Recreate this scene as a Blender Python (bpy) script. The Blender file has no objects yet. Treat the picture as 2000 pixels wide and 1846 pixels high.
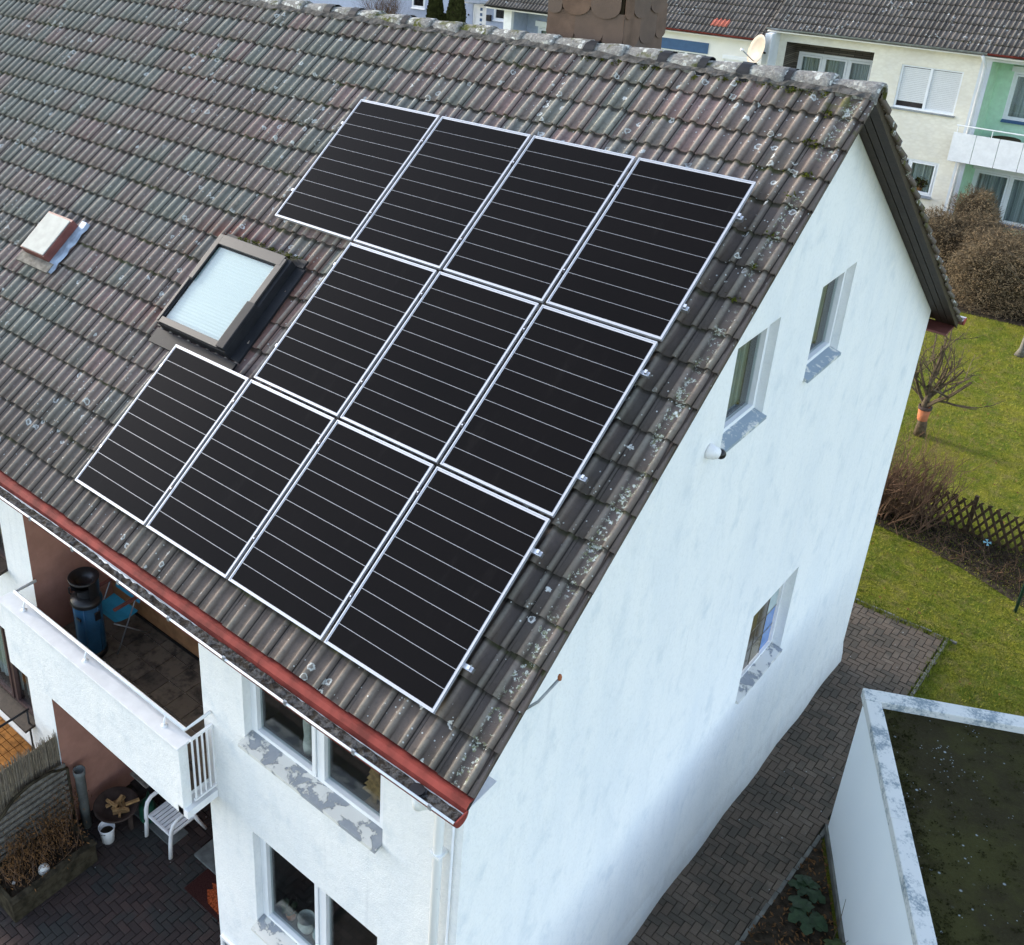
import bpy, bmesh, math, random
from mathutils import Matrix, Vector
rnd = random.Random(7)
scene = bpy.context.scene
col = scene.collection
PI = math.pi
# ---------------------------------------------------------------- camera, sky, sun, exposure
RC = ((0.7232645, 0.6905425, -0.0062839), (0.3025983, -0.3250905, -0.8959634), (-0.6207437, 0.6461170, -0.4440834))
CAM = Vector((3.43206, -5.10980, 12.56661))
cd = bpy.data.cameras.new('camera'); cam = bpy.data.objects.new('camera', cd); col.objects.link(cam)
cd.sensor_fit = 'HORIZONTAL'; cd.sensor_width = 36.0; cd.lens = 36.0 * 2105.083 / 2000.0
cd.shift_x = (1000.0 - 640.725) / 2000.0; cd.shift_y = (690.677 - 923.0) / 2000.0
cd.clip_start = 0.1; cd.clip_end = 2000.0
m = Matrix.Identity(4)
for i in range(3):
    m[i][0] = RC[0][i]; m[i][1] = -RC[1][i]; m[i][2] = -RC[2][i]; m[i][3] = CAM[i]
cam.matrix_world = m
scene.camera = cam
SUN = Vector((-0.90, -0.04, 0.38)).normalized()
w = bpy.data.worlds.new('World'); scene.world = w; w.use_nodes = True
wn = w.node_tree.nodes; bg = wn['Background']
sk = wn.new('ShaderNodeTexSky'); sk.sky_type = 'NISHITA'; sk.sun_disc = False
sk.sun_elevation = math.asin(SUN.z); sk.sun_rotation = math.atan2(SUN.x, SUN.y)
sk.air_density = 1.0; sk.dust_density = 1.2; sk.ozone_density = 1.2
hs_ = wn.new('ShaderNodeHueSaturation'); hs_.inputs['Saturation'].default_value = .72; w.node_tree.links.new(sk.outputs[0], hs_.inputs['Color']); w.node_tree.links.new(hs_.outputs[0], bg.inputs[0]); bg.inputs[1].default_value = 0.15
sl = bpy.data.lights.new('sun', 'SUN'); sl.energy = 1.2; sl.angle = math.radians(12); sl.color = (1.0, 0.91, 0.79)
so = bpy.data.objects.new('sun', sl); col.objects.link(so); so.rotation_euler = SUN.to_track_quat('Z', 'Y').to_euler()
so.location = (-20, -6, 30)
scene.view_settings.view_transform = 'Standard'; scene.view_settings.look = 'None'
scene.view_settings.gamma = 1.0; scene.view_settings.exposure = 1.92; scene.view_settings.use_curve_mapping = False
scene.render.resolution_x = 1024; scene.render.resolution_y = 945

# ---------------------------------------------------------------- material helper
class NT:
    def __init__(s, name):
        s.m = bpy.data.materials.new(name); s.m.use_nodes = True
        s.t = s.m.node_tree; s.b = s.t.nodes['Principled BSDF']; s.out = s.t.nodes['Material Output']
    def n(s, typ, **kw):
        x = s.t.nodes.new(typ)
        for k, v in kw.items(): setattr(x, k, v)
        return x
    def put(s, sock, v):
        if v is None: return
        if hasattr(v, 'is_output') or isinstance(v, bpy.types.NodeSocket): s.t.links.new(v, sock)
        else:
            if sock.type == 'RGBA' and len(v) == 3: v = (*v, 1.0)
            sock.default_value = v
    def math(s, op, a, b=0.0, c=None, clamp=False):
        x = s.n('ShaderNodeMath', operation=op, use_clamp=clamp); s.put(x.inputs[0], a); s.put(x.inputs[1], b)
        if c is not None: s.put(x.inputs[2], c)
        return x.outputs[0]
    def pos(s):
        return s.n('ShaderNodeNewGeometry').outputs['Position']
    def obj(s): return s.n('ShaderNodeTexCoord').outputs['Object']
    def sep(s, v):
        x = s.n('ShaderNodeSeparateXYZ'); s.put(x.inputs[0], v); return x.outputs
    def comb(s, a, b, c):
        x = s.n('ShaderNodeCombineXYZ'); s.put(x.inputs[0], a); s.put(x.inputs[1], b); s.put(x.inputs[2], c); return x.outputs[0]
    def mapv(s, v, scale=(1, 1, 1), rot=(0, 0, 0)):
        x = s.n('ShaderNodeMapping'); s.put(x.inputs[0], v); x.inputs['Scale'].default_value = scale; x.inputs['Rotation'].default_value = rot
        return x.outputs[0]
    def noise(s, scale, v=None, detail=4.0, rough=0.55, dist=0.0):
        x = s.n('ShaderNodeTexNoise'); s.put(x.inputs['Vector'], v if v is not None else s.pos())
        x.inputs['Scale'].default_value = scale; x.inputs['Detail'].default_value = detail
        x.inputs['Roughness'].default_value = rough; x.inputs['Distortion'].default_value = dist
        return x.outputs['Fac']
    def vor(s, scale, v=None, feat='F1', rnd_=1.0):
        x = s.n('ShaderNodeTexVoronoi', feature=feat); s.put(x.inputs['Vector'], v if v is not None else s.pos())
        x.inputs['Scale'].default_value = scale; x.inputs['Randomness'].default_value = rnd_
        return x.outputs
    def white(s, v):
        x = s.n('ShaderNodeTexWhiteNoise', noise_dimensions='3D'); s.put(x.inputs['Vector'], v); return x.outputs
    def step(s, v, lo, hi):
        x = s.n('ShaderNodeMapRange', interpolation_type='SMOOTHSTEP'); s.put(x.inputs[0], v)
        s.put(x.inputs[1], lo); s.put(x.inputs[2], hi); return x.outputs[0]
    def mix(s, f, a, b, mode='MIX'):
        x = s.n('ShaderNodeMix', data_type='RGBA', blend_type=mode); s.put(x.inputs[0], f); s.put(x.inputs[6], a); s.put(x.inputs[7], b)
        return x.outputs[2]
    def attr(s, name): return s.n('ShaderNodeAttribute', attribute_name=name).outputs
    def bump(s, h, strength=0.3, dist=0.02, nrm=None):
        x = s.n('ShaderNodeBump'); x.inputs['Strength'].default_value = strength; x.inputs['Distance'].default_value = dist
        s.put(x.inputs['Height'], h)
        if nrm is not None: s.put(x.inputs['Normal'], nrm)
        return x.outputs[0]
    def set(s, color=None, rough=None, spec=None, metal=None, normal=None, **kw):
        for k, v in (('Base Color', color), ('Roughness', rough), ('Specular IOR Level', spec), ('Metallic', metal), ('Normal', normal)):
            if v is not None: s.put(s.b.inputs[k], v)
        for k, v in kw.items(): s.put(s.b.inputs[k], v)
        return s.m
M = {}
def plain(name, c, rough=0.6, spec=0.3, metal=0.0, var=0.25, scale=6.0, bump=0.15, bscale=40.0):
    t = NT(name); n1 = t.noise(scale, detail=5); n2 = t.noise(bscale, detail=3)
    dark = tuple(x * (1 - var) for x in c); lite = tuple(min(1, x * (1 + var * .6)) for x in c)
    cc = t.mix(t.step(n1, .3, .7), dark, lite)
    cc = t.mix(t.math('MULTIPLY', n2, .35), cc, dark)
    M[name] = t.set(cc, rough, spec, metal, t.bump(n2, bump, .01))
    return M[name]
plain('white_paint', (.78, .79, .80), .45, .4, var=.08, bump=.05)
plain('white_plastic', (.80, .80, .80), .35, .5, var=.06, bump=.02)
plain('pvc', (.80, .82, .84), .3, .5, var=.04, bump=.01)
plain('alu', (.72, .73, .75), .28, .5, .9, var=.06, bump=.02)
plain('alu_frame', (.46, .48, .52), .35, .5, .45, var=.04, bump=.01)
plain('backsheet', (.42, .43, .46), .4, .5, .2, var=.04, bump=.0)
plain('zinc', (.34, .37, .40), .45, .5, .6, var=.3, bump=.1)
plain('lead', (.30, .36, .44), .55, .4, .3, var=.35, bump=.3)
plain('dark_metal', (.020, .021, .024), .55, .15, .0, var=.2, bump=.05)
plain('grey_metal', (.038, .036, .035), .5, .4, .0, var=.15, bump=.05)
plain('black_metal', (.02, .02, .022), .35, .5, .4, var=.2, bump=.05)
plain('red_paint', (.19, .036, .028), .75, .2, var=.5, scale=5, bump=.2)
plain('brown_red', (.16, .055, .045), .55, .4, var=.3)
plain('soffit_wood', (.036, .025, .019), .6, .3, var=.35, scale=12, bump=.3)
plain('rust_stucco', (.36, .19, .145), .85, .1, var=.12, bump=.3, bscale=120)
plain('ochre_wood', (.38, .20, .095), .6, .2, var=.3)
plain('dark_wood', (.075, .05, .03), .8, .1, var=.5, scale=14, bump=.4)
plain('grey_wood', (.17, .16, .14), .8, .1, var=.4, scale=14, bump=.4)
plain('moss_wood', (.05, .042, .027), .9, .1, var=.6, scale=9, bump=.4)
plain('pvc_brown', (.07, .042, .04), .45, .4, var=.15, bump=.05)
plain('blue_enamel', (.018, .085, .17), .28, .5, .2, var=.25, bump=.02)
plain('blue_cloth', (.035, .27, .42), .7, .2, var=.15, bump=.1)
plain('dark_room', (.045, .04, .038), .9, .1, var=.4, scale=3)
plain('terracotta', (.42, .15, .07), .8, .1, var=.2)
plain('green_plastic', (.012, .075, .045), .4, .4, var=.2)
plain('green_post', (.012, .045, .035), .45, .4, var=.2)
plain('stone_slab', (.14, .15, .145), .9, .1, var=.35, bump=.4)
plain('concrete', (.15, .148, .132), .9, .1, var=.35, bump=.4)
plain('log_wood', (.36, .22, .10), .8, .1, var=.4, scale=16)
plain('rust_iron', (.07, .05, .042), .8, .2, .2, var=.4)
plain('soil', (.045, .035, .025), 1, .05, var=.6, scale=10, bump=1, bscale=60)
plain('bark', (.115, .088, .058), .9, .1, var=.45, scale=14, bump=.5)
plain('twig', (.135, .085, .052), .9, .1, var=.45, scale=3, bump=.2)
plain('twig_red', (.14, .085, .055), .9, .1, var=.4, scale=3, bump=.2)
plain('dry_leaf', (.15, .075, .03), .9, .1, var=.55, scale=7, bump=.2)
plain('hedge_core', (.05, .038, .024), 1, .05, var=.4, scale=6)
plain('green_leaf', (.02, .042, .015), .5, .3, var=.4, scale=10)
plain('ivy', (.05, .075, .02), .6, .3, var=.5, scale=9)
plain('thuja', (.045, .05, .015), .9, .1, var=.55, scale=4)
plain('purple_petal', (.22, .05, .30), .6, .2, var=.3)
plain('mint_stucco', (.50, .72, .54), .9, .1, var=.1, bump=.3)
plain('bluegrey_stucco', (.36, .41, .52), .9, .1, var=.08, bump=.3)
plain('navy_panel', (.05, .11, .22), .6, .3, var=.1)
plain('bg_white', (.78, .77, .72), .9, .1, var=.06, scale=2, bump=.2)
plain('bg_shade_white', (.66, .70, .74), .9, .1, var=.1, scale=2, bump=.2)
plain('dish', (.33, .29, .235), .5, .3, var=.06)
plain('shutter', (.68, .69, .69), .5, .3, var=.04)
plain('brass', (.35, .22, .07), .4, .5, .6, var=.3)
plain('mat_brown', (.045, .018, .016), 1, .05, var=.4, scale=60)
plain('mat_orange', (.38, .085, .03), 1, .05, var=.7, scale=45)
plain('brick_orange', (.25, .11, .03), .9, .1, var=.45, scale=9, bump=.3)
plain('cream_box', (.36, .37, .34), .7, .2, var=.12, scale=8)
plain('pale_blue', (.25, .50, .62), .6, .3, var=.2)
plain('pottery', (.66, .65, .60), .4, .4, var=.2, scale=20)

# shingles of the chimney
t = NT('shingle'); n = t.noise(5, detail=6); r_ = t.n('ShaderNodeObjectInfo').outputs['Random']
c = t.mix(t.step(n, .3, .7), (.085, .052, .035), (.15, .095, .065)); c = t.mix(r_, c, (.11, .085, .07))
M['shingle'] = t.set(c, .85, .15, None, t.bump(t.noise(70), .25, .01))

# white roughcast of the house: faint streaks, splash grime near the ground
t = NT('stucco'); P = t.pos(); sx = t.sep(P)
st = t.noise(1.0, t.mapv(P, (1.4, 1.4, .35)), 6, .62); sp = t.noise(2.6, t.mapv(P, (1.1, 1.1, .8)), 6, .65)
fine = t.noise(55, P, 3, .6)
c = t.mix(t.step(st, .38, .72), (.80, .81, .80), (.74, .765, .775))
c = t.mix(t.math('MULTIPLY', t.step(sp, .50, .74), .6), c, (.57, .625, .66))
dg = t.noise(1.0, t.mapv(P, (2.2, 2.2, 1.1), (0.5, 0, 0)), 7, .7, .6)
c = t.mix(t.math('MULTIPLY', t.step(dg, .52, .74), .30), c, (.58, .62, .645))
run = t.noise(1.0, t.mapv(P, (5.5, 5.5, .5)), 5, .65)
c = t.mix(t.math('MULTIPLY', t.step(run, .58, .8), .45), c, (.50, .53, .55))
low = t.step(t.math('ADD', sx[2], t.math('MULTIPLY', sp, .9)), 1.15, .40)
c = t.mix(t.math('MULTIPLY', low, .6), c, (.36, .38, .38))
mott = t.noise(22, P, 4, .7)
c = t.mix(t.math('MULTIPLY', t.step(mott, .45, .75), .28), c, (.55, .57, .58))
M['stucco'] = t.set(c, .92, .1, None, t.bump(fine, .5, .012, t.bump(t.noise(7, P, 5, .65), .35, .035)))

# embossed cream panels of the far house
t = NT('cream_stucco'); P = t.pos(); v = t.vor(7.5, t.mapv(P, (1.0, 1, 1.7)))
n = t.noise(1.2, P, 5)
c = t.mix(t.step(n, .4, .7), (.80, .765, .66), (.71, .68, .60)); c = t.mix(t.math('MULTIPLY', t.step(v[0], .3, .75), .25), c, (.6, .55, .44))
M['cream_stucco'] = t.set(c, .9, .1, None, t.bump(v[0], .3, .02))
t = NT('slate_strips'); P = t.pos(); b = t.n('ShaderNodeTexBrick'); t.put(b.inputs['Vector'], t.mapv(P, (1, 1, 1), (PI/2, 0, 0)))
b.inputs['Color1'].default_value = (.07, .06, .05, 1); b.inputs['Color2'].default_value = (.17, .15, .125, 1); b.inputs['Mortar'].default_value = (.03, .03, .03, 1)
b.inputs['Scale'].default_value = 1; b.inputs['Brick Width'].default_value = .5; b.inputs['Row Height'].default_value = .07; b.inputs['Mortar Size'].default_value = .008
M['slate_strips'] = t.set(b.outputs['Color'], .8, .2)

# peeling paint on sills
t = NT('peeling'); P = t.pos(); n = t.noise(5.0, P, 8, .66, .25)
f = t.step(n, .49, .53)
M['peeling'] = t.set(t.mix(f, (.62, .62, .585), t.mix(t.noise(14, P, 4), (.22, .245, .275), (.34, .36, .38))), .7, .2, None, t.bump(t.math('SUBTRACT', 1.0, f), .8, .01))
t = NT('sill_blue'); P = t.pos(); n = t.noise(7, P, 6, .65, .4)
M['sill_blue'] = t.set(t.mix(t.step(n, .52, .6), (.26, .32, .37), (.62, .62, .58)), .6, .3)
t = NT('pipe_white'); P = t.pos(); n = t.noise(7, P, 5, .6)
f = t.step(n, .66, .68); M['pipe_white'] = t.set(t.mix(f, (.76, .78, .78), (.16, .2, .25)), .45, .4)

# roof tiles -----------------------------------------------------
AL = 0.6326509; CA, SA = math.cos(AL), math.sin(AL)
OFF = Vector((-.17, 4.06, 9.70))
def RP(u, s, o):   # point on the roof: u along the ridge, s up the slope, o off the panel plane
    return Vector((u, s * CA - o * SA, s * SA + o * CA)) + OFF
TW, TG, TS0, TU1 = .302, .35, -5.65, .475
def tile_material(name, kind):
    t = NT(name); P = t.pos(); sx = t.sep(P)
    u = t.math('SUBTRACT', sx[0], OFF.x)
    s = t.math('ADD', t.math('MULTIPLY', t.math('SUBTRACT', sx[1], OFF.y), CA), t.math('MULTIPLY', t.math('SUBTRACT', sx[2], OFF.z), SA))
    ci = t.math('FLOOR', t.math('DIVIDE', t.math('SUBTRACT', u, TU1), TW)); cj = t.math('FLOOR', t.math('DIVIDE', t.math('SUBTRACT', s, TS0), TG))
    wn_ = t.white(t.comb(ci, cj, 3.0)); r1 = wn_[0]; rc = t.sep(wn_[1])
    big = t.noise(.42, P, 3, .5); mid = t.noise(1.7, P, 4, .6); fine = t.noise(24, P, 5, .65); grit = t.noise(90, P, 3, .7)
    crest = t.attr('crest')[2]; lip = t.attr('lip')[2]
    if kind == 'main':
        g = t.math('ADD', t.math('MULTIPLY', big, 1.2), t.math('MULTIPLY', rc[1], .55))
        g = t.math('ADD', g, t.math('MULTIPLY', u, -.035))
        c = t.mix(t.step(g, 1.0, 1.3), (.186, .145, .132), (.160, .163, .145))
        c = t.mix(t.math('MULTIPLY', t.step(rc[2], .80, .95), .65), c, (.245, .165, .155))
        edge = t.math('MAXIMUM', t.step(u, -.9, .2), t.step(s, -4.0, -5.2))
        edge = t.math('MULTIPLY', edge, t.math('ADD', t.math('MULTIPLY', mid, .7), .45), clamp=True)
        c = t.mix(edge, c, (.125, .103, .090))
        # the older, redder tiles set round the roof window
        rd = t.math('MULTIPLY', t.math('MULTIPLY', t.step(u, -6.0, -5.2), t.step(u, -3.4, -4.2)), t.math('MULTIPLY', t.step(s, -3.6, -3.1), t.step(s, -1.7, -2.1)))
        c = t.mix(t.math('MULTIPLY', rd, t.step(rc[0], .35, .6)), c, (.205, .085, .065))
        shade_grime = t.step(t.math('ADD', t.math('ABSOLUTE', t.math('SUBTRACT', u, .16)), t.math('MULTIPLY', mid, .35)), .42, .22)
        c = t.mix(t.math('MULTIPLY', t.math('MULTIPLY', shade_grime, t.step(s, .3, -.6)), .65), c, (.040, .038, .036))  # shadow beside the panels, plus grime, painted into the tiles right of them
    else:
        c = t.mix(t.step(t.math('ADD', mid, t.math('MULTIPLY', r1, .4)), .5, .9), (.078, .067, .060), (.128, .112, .100)); edge = 0.0
    c = t.mix(t.math('MULTIPLY', t.step(r1, 0, 1), .35), c, t.mix(.5, c, (.05, .045, .045)), 'MIX')
    c = t.mix(t.math('MULTIPLY', t.step(crest, .30, .95), t.math('SUBTRACT', .52 if kind == 'main' else .28, t.math('MULTIPLY', edge, .30))), c, t.mix(t.step(mid, .4, .65), (.34, .335, .285), (.34, .295, .25)))  # roll tops paler: weathering plus the light on them, put into the colour
    joint_shade = t.attr('joint_shade')[2]
    c = t.mix(t.math('MULTIPLY', t.step(t.math('ADD', joint_shade, t.math('MULTIPLY', fine, .3)), .5, 1.0), .9), c, (.022, .020, .018))  # joint shadow right of the rolls, painted as a dark line
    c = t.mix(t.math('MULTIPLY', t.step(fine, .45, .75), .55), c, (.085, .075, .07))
    c = t.mix(t.math('MULTIPLY', t.step(lip, .35, .9), .75), c, t.mix(t.step(mid, .5, .7), (.035, .032, .026), (.05, .06, .015)))  # course shadow under each lap, with some moss, painted into the colour
    # lichen: dots and ragged rosettes, thick in some places only
    patch = t.step(t.noise(.9, P, 4, .6), .46, .70)
    if kind == 'main': patch = t.math('MAXIMUM', patch, t.math('MULTIPLY', t.step(s, .2, 1.3), t.step(u, -2.5, .2)))
    d1 = t.vor(26, t.mapv(P, (1, 1, 1))); sel = t.sep(d1[1])
    dots = t.math('MULTIPLY', t.step(t.math('ADD', d1[0], t.math('MULTIPLY', fine, .12)), .30, .20), t.step(t.math('ADD', sel[0], t.math('MULTIPLY', patch, .35)), .90, .94))
    d2 = t.vor(10, P); sel2 = t.sep(d2[1]); dd = t.math('ADD', d2[0], t.math('MULTIPLY', t.math('SUBTRACT', fine, .5), .7))
    ring = t.math('MULTIPLY', t.step(dd, .36, .30), t.step(t.math('ADD', sel2[1], t.math('MULTIPLY', patch, .33)), .97, 1.0))
    ring = t.math('MULTIPLY', ring, t.math('ADD', .12, t.step(dd, .16, .27)), clamp=True)
    li = t.math('MAXIMUM', t.math('MULTIPLY', dots, .9), ring)
    c = t.mix(li, c, t.mix(fine, (.42, .45, .45), (.62, .63, .60)))
    if kind == 'main':  # lichen and moss along the verge trough and below the ridge
        vl = t.math('MULTIPLY', t.step(t.math('ABSOLUTE', t.math('SUBTRACT', u, .345)), .075, .045), t.step(t.noise(19, P, 5, .7), .52, .58))
        vl = t.math('MULTIPLY', vl, t.step(t.noise(1.9, P, 4), .38, .50))
        c = t.mix(vl, c, t.mix(t.step(t.noise(40, P, 3), .40, .62), (.17, .18, .10), (.56, .59, .55)))
        ms = t.math('MULTIPLY', t.step(t.math('ADD', s, t.math('MULTIPLY', u, .55)), .75, 1.5), t.step(t.noise(6, P, 5, .7), .52, .64))
        c = t.mix(t.math('MULTIPLY', ms, .8), c, (.085, .09, .012))
    h = t.math('ADD', fine, t.math('MULTIPLY', grit, .5))
    h = t.math('ADD', h, t.math('MULTIPLY', li, .8))
    M[name] = t.set(c, .9, .12, None, t.bump(h, .55, .012))
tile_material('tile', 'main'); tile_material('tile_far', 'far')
t = NT('tile_new'); n = t.noise(20); M['tile_new'] = t.set(t.mix(n, (.34, .09, .06), (.5, .16, .11)), .8, .2)
t = NT('ridge'); P = t.pos(); n = t.noise(9, P, 6, .7, .5); n2 = t.noise(35, P, 4, .7); n3 = t.noise(3, P, 4)
c = t.mix(t.step(n2, .3, .7), (.13, .127, .12), (.26, .255, .24))
v = t.vor(14, P); sel = t.sep(v[1]); dd = t.math('ADD', v[0], t.math('MULTIPLY', t.math('SUBTRACT', n2, .5), .5))
li = t.math('MULTIPLY', t.math('MULTIPLY', t.step(dd, .42, .34), t.math('ADD', .4, t.step(dd, .1, .3))), t.step(sel[0], .62, .66), clamp=True)
c = t.mix(li, c, (.48, .49, .46)); c = t.mix(t.step(n, .54, .64), c, (.36, .365, .33)); c = t.mix(t.math('MULTIPLY', t.step(n3, .50, .62), t.step(n, .54, .44)), c, (.075, .08, .022))
M['ridge'] = t.set(c, .95, .1, None, t.bump(t.math('ADD', n, t.math('MULTIPLY', n2, .7)), 1.0, .02))
plain('mortar', (.10, .095, .088), .95, .1, var=.6, scale=12, bump=1.0, bscale=40)
plain('mulch', (.05, .036, .024), 1, .05, var=.6, scale=12, bump=.5)
plain('roof_moss', (.030, .030, .010), 1, .05, var=.6, scale=9, bump=1, bscale=50)
plain('moss', (.075, .085, .012), 1, .05, var=.7, scale=25, bump=1, bscale=60)
# solar cells
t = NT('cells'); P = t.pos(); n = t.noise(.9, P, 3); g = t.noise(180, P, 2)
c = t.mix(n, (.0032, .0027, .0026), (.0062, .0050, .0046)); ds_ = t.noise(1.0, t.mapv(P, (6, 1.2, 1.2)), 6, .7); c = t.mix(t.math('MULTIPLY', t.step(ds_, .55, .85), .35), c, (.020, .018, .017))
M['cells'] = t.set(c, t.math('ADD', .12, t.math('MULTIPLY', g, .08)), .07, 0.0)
# window glass: clear, mirror by angle
t = NT('glass'); gl = t.n('ShaderNodeBsdfGlossy'); gl.inputs['Roughness'].default_value = .02; tr = t.n('ShaderNodeBsdfTransparent'); tr.inputs[0].default_value = (.82, .86, .86, 1)
lw = t.n('ShaderNodeLayerWeight'); lw.inputs[0].default_value = .5; fr = t.n('ShaderNodeMath', operation='MULTIPLY_ADD'); t.t.links.new(t.math('POWER', lw.outputs['Facing'], 4.0), fr.inputs[0]); fr.inputs[1].default_value = .55; fr.inputs[2].default_value = .05; mx = t.n('ShaderNodeMixShader')
t.t.links.new(fr.outputs[0], mx.inputs[0]); t.t.links.new(tr.outputs[0], mx.inputs[1]); t.t.links.new(gl.outputs[0], mx.inputs[2]); t.t.links.new(mx.outputs[0], t.out.inputs[0])
M['glass'] = t.m
t = NT('curtain'); P = t.pos(); wv = t.noise(1, t.mapv(P, (22, 3, .2)), 3); M['curtain'] = t.set(t.mix(t.step(wv, .35, .65), (.30, .33, .33), (.62, .64, .63)), .8, .1)
t = NT('blind'); P = t.pos(); wv = t.n('ShaderNodeTexWave', bands_direction='Z'); t.put(wv.inputs['Vector'], P); wv.inputs['Scale'].default_value = 14
M['blind'] = t.set(t.mix(wv.outputs['Fac'], (.70, .72, .705), (.75, .765, .75)), .35, .5)
for nm, cc in (('stain_brown', (.10, .075, .045)), ('stain_ochre', (.16, .12, .05)), ('stain_blue', (.12, .25, .55)), ('stain_pale', (.42, .52, .52))):
    t = NT(nm); n = t.noise(8); M[nm] = t.set(t.mix(n, tuple(x * .7 for x in cc), cc), .12, .6)
# paving blocks
def paver_mat(name, c1, c2, c3):
    t = NT(name); P = t.pos(); r = t.math('ADD', t.n('ShaderNodeObjectInfo').outputs['Random'], t.attr('rnd')[2])
    r = t.math('FRACT', r); f = t.noise(60, P, 4, .7); b = t.noise(1.1, P, 4)
    c = t.mix(t.step(r, .1, .9), c1, c2); c = t.mix(t.step(t.math('ADD', b, t.math('MULTIPLY', r, .25)), .56, .74), c, c3)
    c = t.mix(t.math('MULTIPLY', t.step(f, .4, .7), .4), c, tuple(x * .5 for x in c1))
    v = t.vor(9, P); c = t.mix(t.math('MULTIPLY', t.step(v[0], .12, .06), t.step(t.sep(v[1])[0], .82, .86)), c, (.33, .34, .33))
    M[name] = t.set(c, .9, .15, None, t.bump(f, .5, .006))
paver_mat('paver_path', (.112, .087, .066), (.155, .123, .094), (.082, .070, .055))
paver_mat('paver_patio', (.044, .034, .032), (.070, .047, .042), (.040, .040, .038))
t = NT('yard'); P = t.pos(); b = t.n('ShaderNodeTexBrick'); t.put(b.inputs['Vector'], P); b.inputs['Color1'].default_value = (.06, .048, .04, 1); b.inputs['Color2'].default_value = (.10, .08, .066, 1); b.inputs['Mortar'].default_value = (.02, .02, .018, 1)
b.inputs['Scale'].default_value = 1; b.inputs['Brick Width'].default_value = .2; b.inputs['Row Height'].default_value = .1; b.inputs['Mortar Size'].default_value = .006; M['yard'] = t.set(b.outputs['Color'], .9, .1)
t = NT('joint'); n = t.noise(14, None, 5); M['joint'] = t.set(t.mix(t.step(n, .5, .7), (.028, .026, .022), (.045, .05, .02)), 1, .05)
t = NT('floor_tile'); P = t.pos(); r = t.n('ShaderNodeObjectInfo').outputs['Random']; n = t.noise(7, P, 5, .6)
c = t.mix(r, (.10, .085, .070), (.165, .138, .108)); c = t.mix(t.step(n, .42, .7), c, (.04, .036, .033)); M['floor_tile'] = t.set(c, .7, .25, None, t.bump(t.noise(40, P), .2, .005))
# lawn
t = NT('lawn'); P = t.pos(); a = t.noise(.9, t.mapv(P, (1.6, .8, 1)), 6, .68); b = t.noise(3.5, P, 6, .7); f = t.noise(38, P, 5, .75); q = t.noise(90, P, 3, .7)
c = t.mix(t.step(a, .35, .65), (.118, .165, .020), (.262, .248, .030)); c = t.mix(t.step(b, .42, .72), c, (.25, .205, .075))
c = t.mix(t.math('MULTIPLY', t.step(f, .40, .62), .8), c, (.060, .078, .010)); c = t.mix(t.math('MULTIPLY', t.step(q, .55, .75), .5), c, (.17, .17, .045))
M['lawn'] = t.set(c, .95, .05, None, t.bump(t.math('ADD', f, t.math('MULTIPLY', b, 1.5)), 1.0, .06))
t = NT('grass'); P = t.pos(); r = t.noise(1.3, P, 4, .7); c = t.mix(t.step(r, .35, .65), (.12, .15, .015), (.25, .24, .04)); M['grass'] = t.set(c, .8, .1)
# flat moss roof of the garage
t = NT('moss_roof'); P = t.pos(); a = t.noise(1.2, P, 6, .7); f = t.noise(26, P, 5, .75)
c = t.mix(t.step(a, .4, .65), (.028, .023, .009), (.044, .042, .011)); c = t.mix(t.math('MULTIPLY', t.step(f, .5, .75), .6), c, (.055, .055, .02))
v = t.vor(13, P); sel = t.sep(v[1]); pk = t.step(t.noise(1.6, P, 4, .6), .48, .68)
sp = t.math('MULTIPLY', t.step(v[0], .26, .12), t.step(t.math('ADD', sel[0], t.math('MULTIPLY', pk, .42)), .96, 1.0))
v2 = t.vor(34, P); sp2 = t.math('MULTIPLY', t.step(v2[0], .3, .15), t.step(t.math('ADD', t.sep(v2[1])[0], t.math('MULTIPLY', pk, .3)), .97, 1.0))
c = t.mix(t.math('MAXIMUM', sp, sp2), c, (.30, .34, .36))
M['moss_roof'] = t.set(c, .9, .15, None, t.bump(f, 1.0, .03))
t = NT('rim'); P = t.pos(); n = t.noise(3.5, P, 6, .7); f = t.noise(30, P, 4, .7)
c = t.mix(t.step(t.math('ADD', n, t.math('MULTIPLY', f, .5)), .72, .92), (.60, .61, .59), (.20, .25, .28)); M['rim'] = t.set(c, .7, .3, None, t.bump(f, .2, .005))
t = NT('garage_wall'); P = t.pos(); n = t.noise(1.2, t.mapv(P, (1.5, 1.5, .6)), 5); M['garage_wall'] = t.set(t.mix(n, (.80, .85, .88), (.86, .89, .90)), .85, .15, None, t.bump(t.noise(60, P), .25, .006))
t = NT('reed'); P = t.pos(); n = t.noise(1, t.mapv(P, (90, 90, 6)), 3, .7); r = t.n('ShaderNodeObjectInfo').outputs['Random']
c = t.mix(t.step(n, .3, .7), (.075, .06, .045), (.30, .25, .175)); M['reed'] = t.set(t.mix(t.math('MULTIPLY', r, .4), c, (.19, .17, .15)), .9, .1)
t = NT('bushy'); P = t.pos(); n = t.noise(5, P, 4, .6); M['bushy'] = t.set(t.mix(t.step(n, .35, .65), (.095, .070, .042), (.235, .175, .105)), .9, .1)
t = NT('debris'); P = t.pos(); n = t.noise(16, P, 5, .7); M['debris'] = t.set(t.mix(t.step(n, .42, .6), (.016, .013, .010), (.075, .078, .08)), .9, .2, None, t.bump(n, 1, .03))
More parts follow.
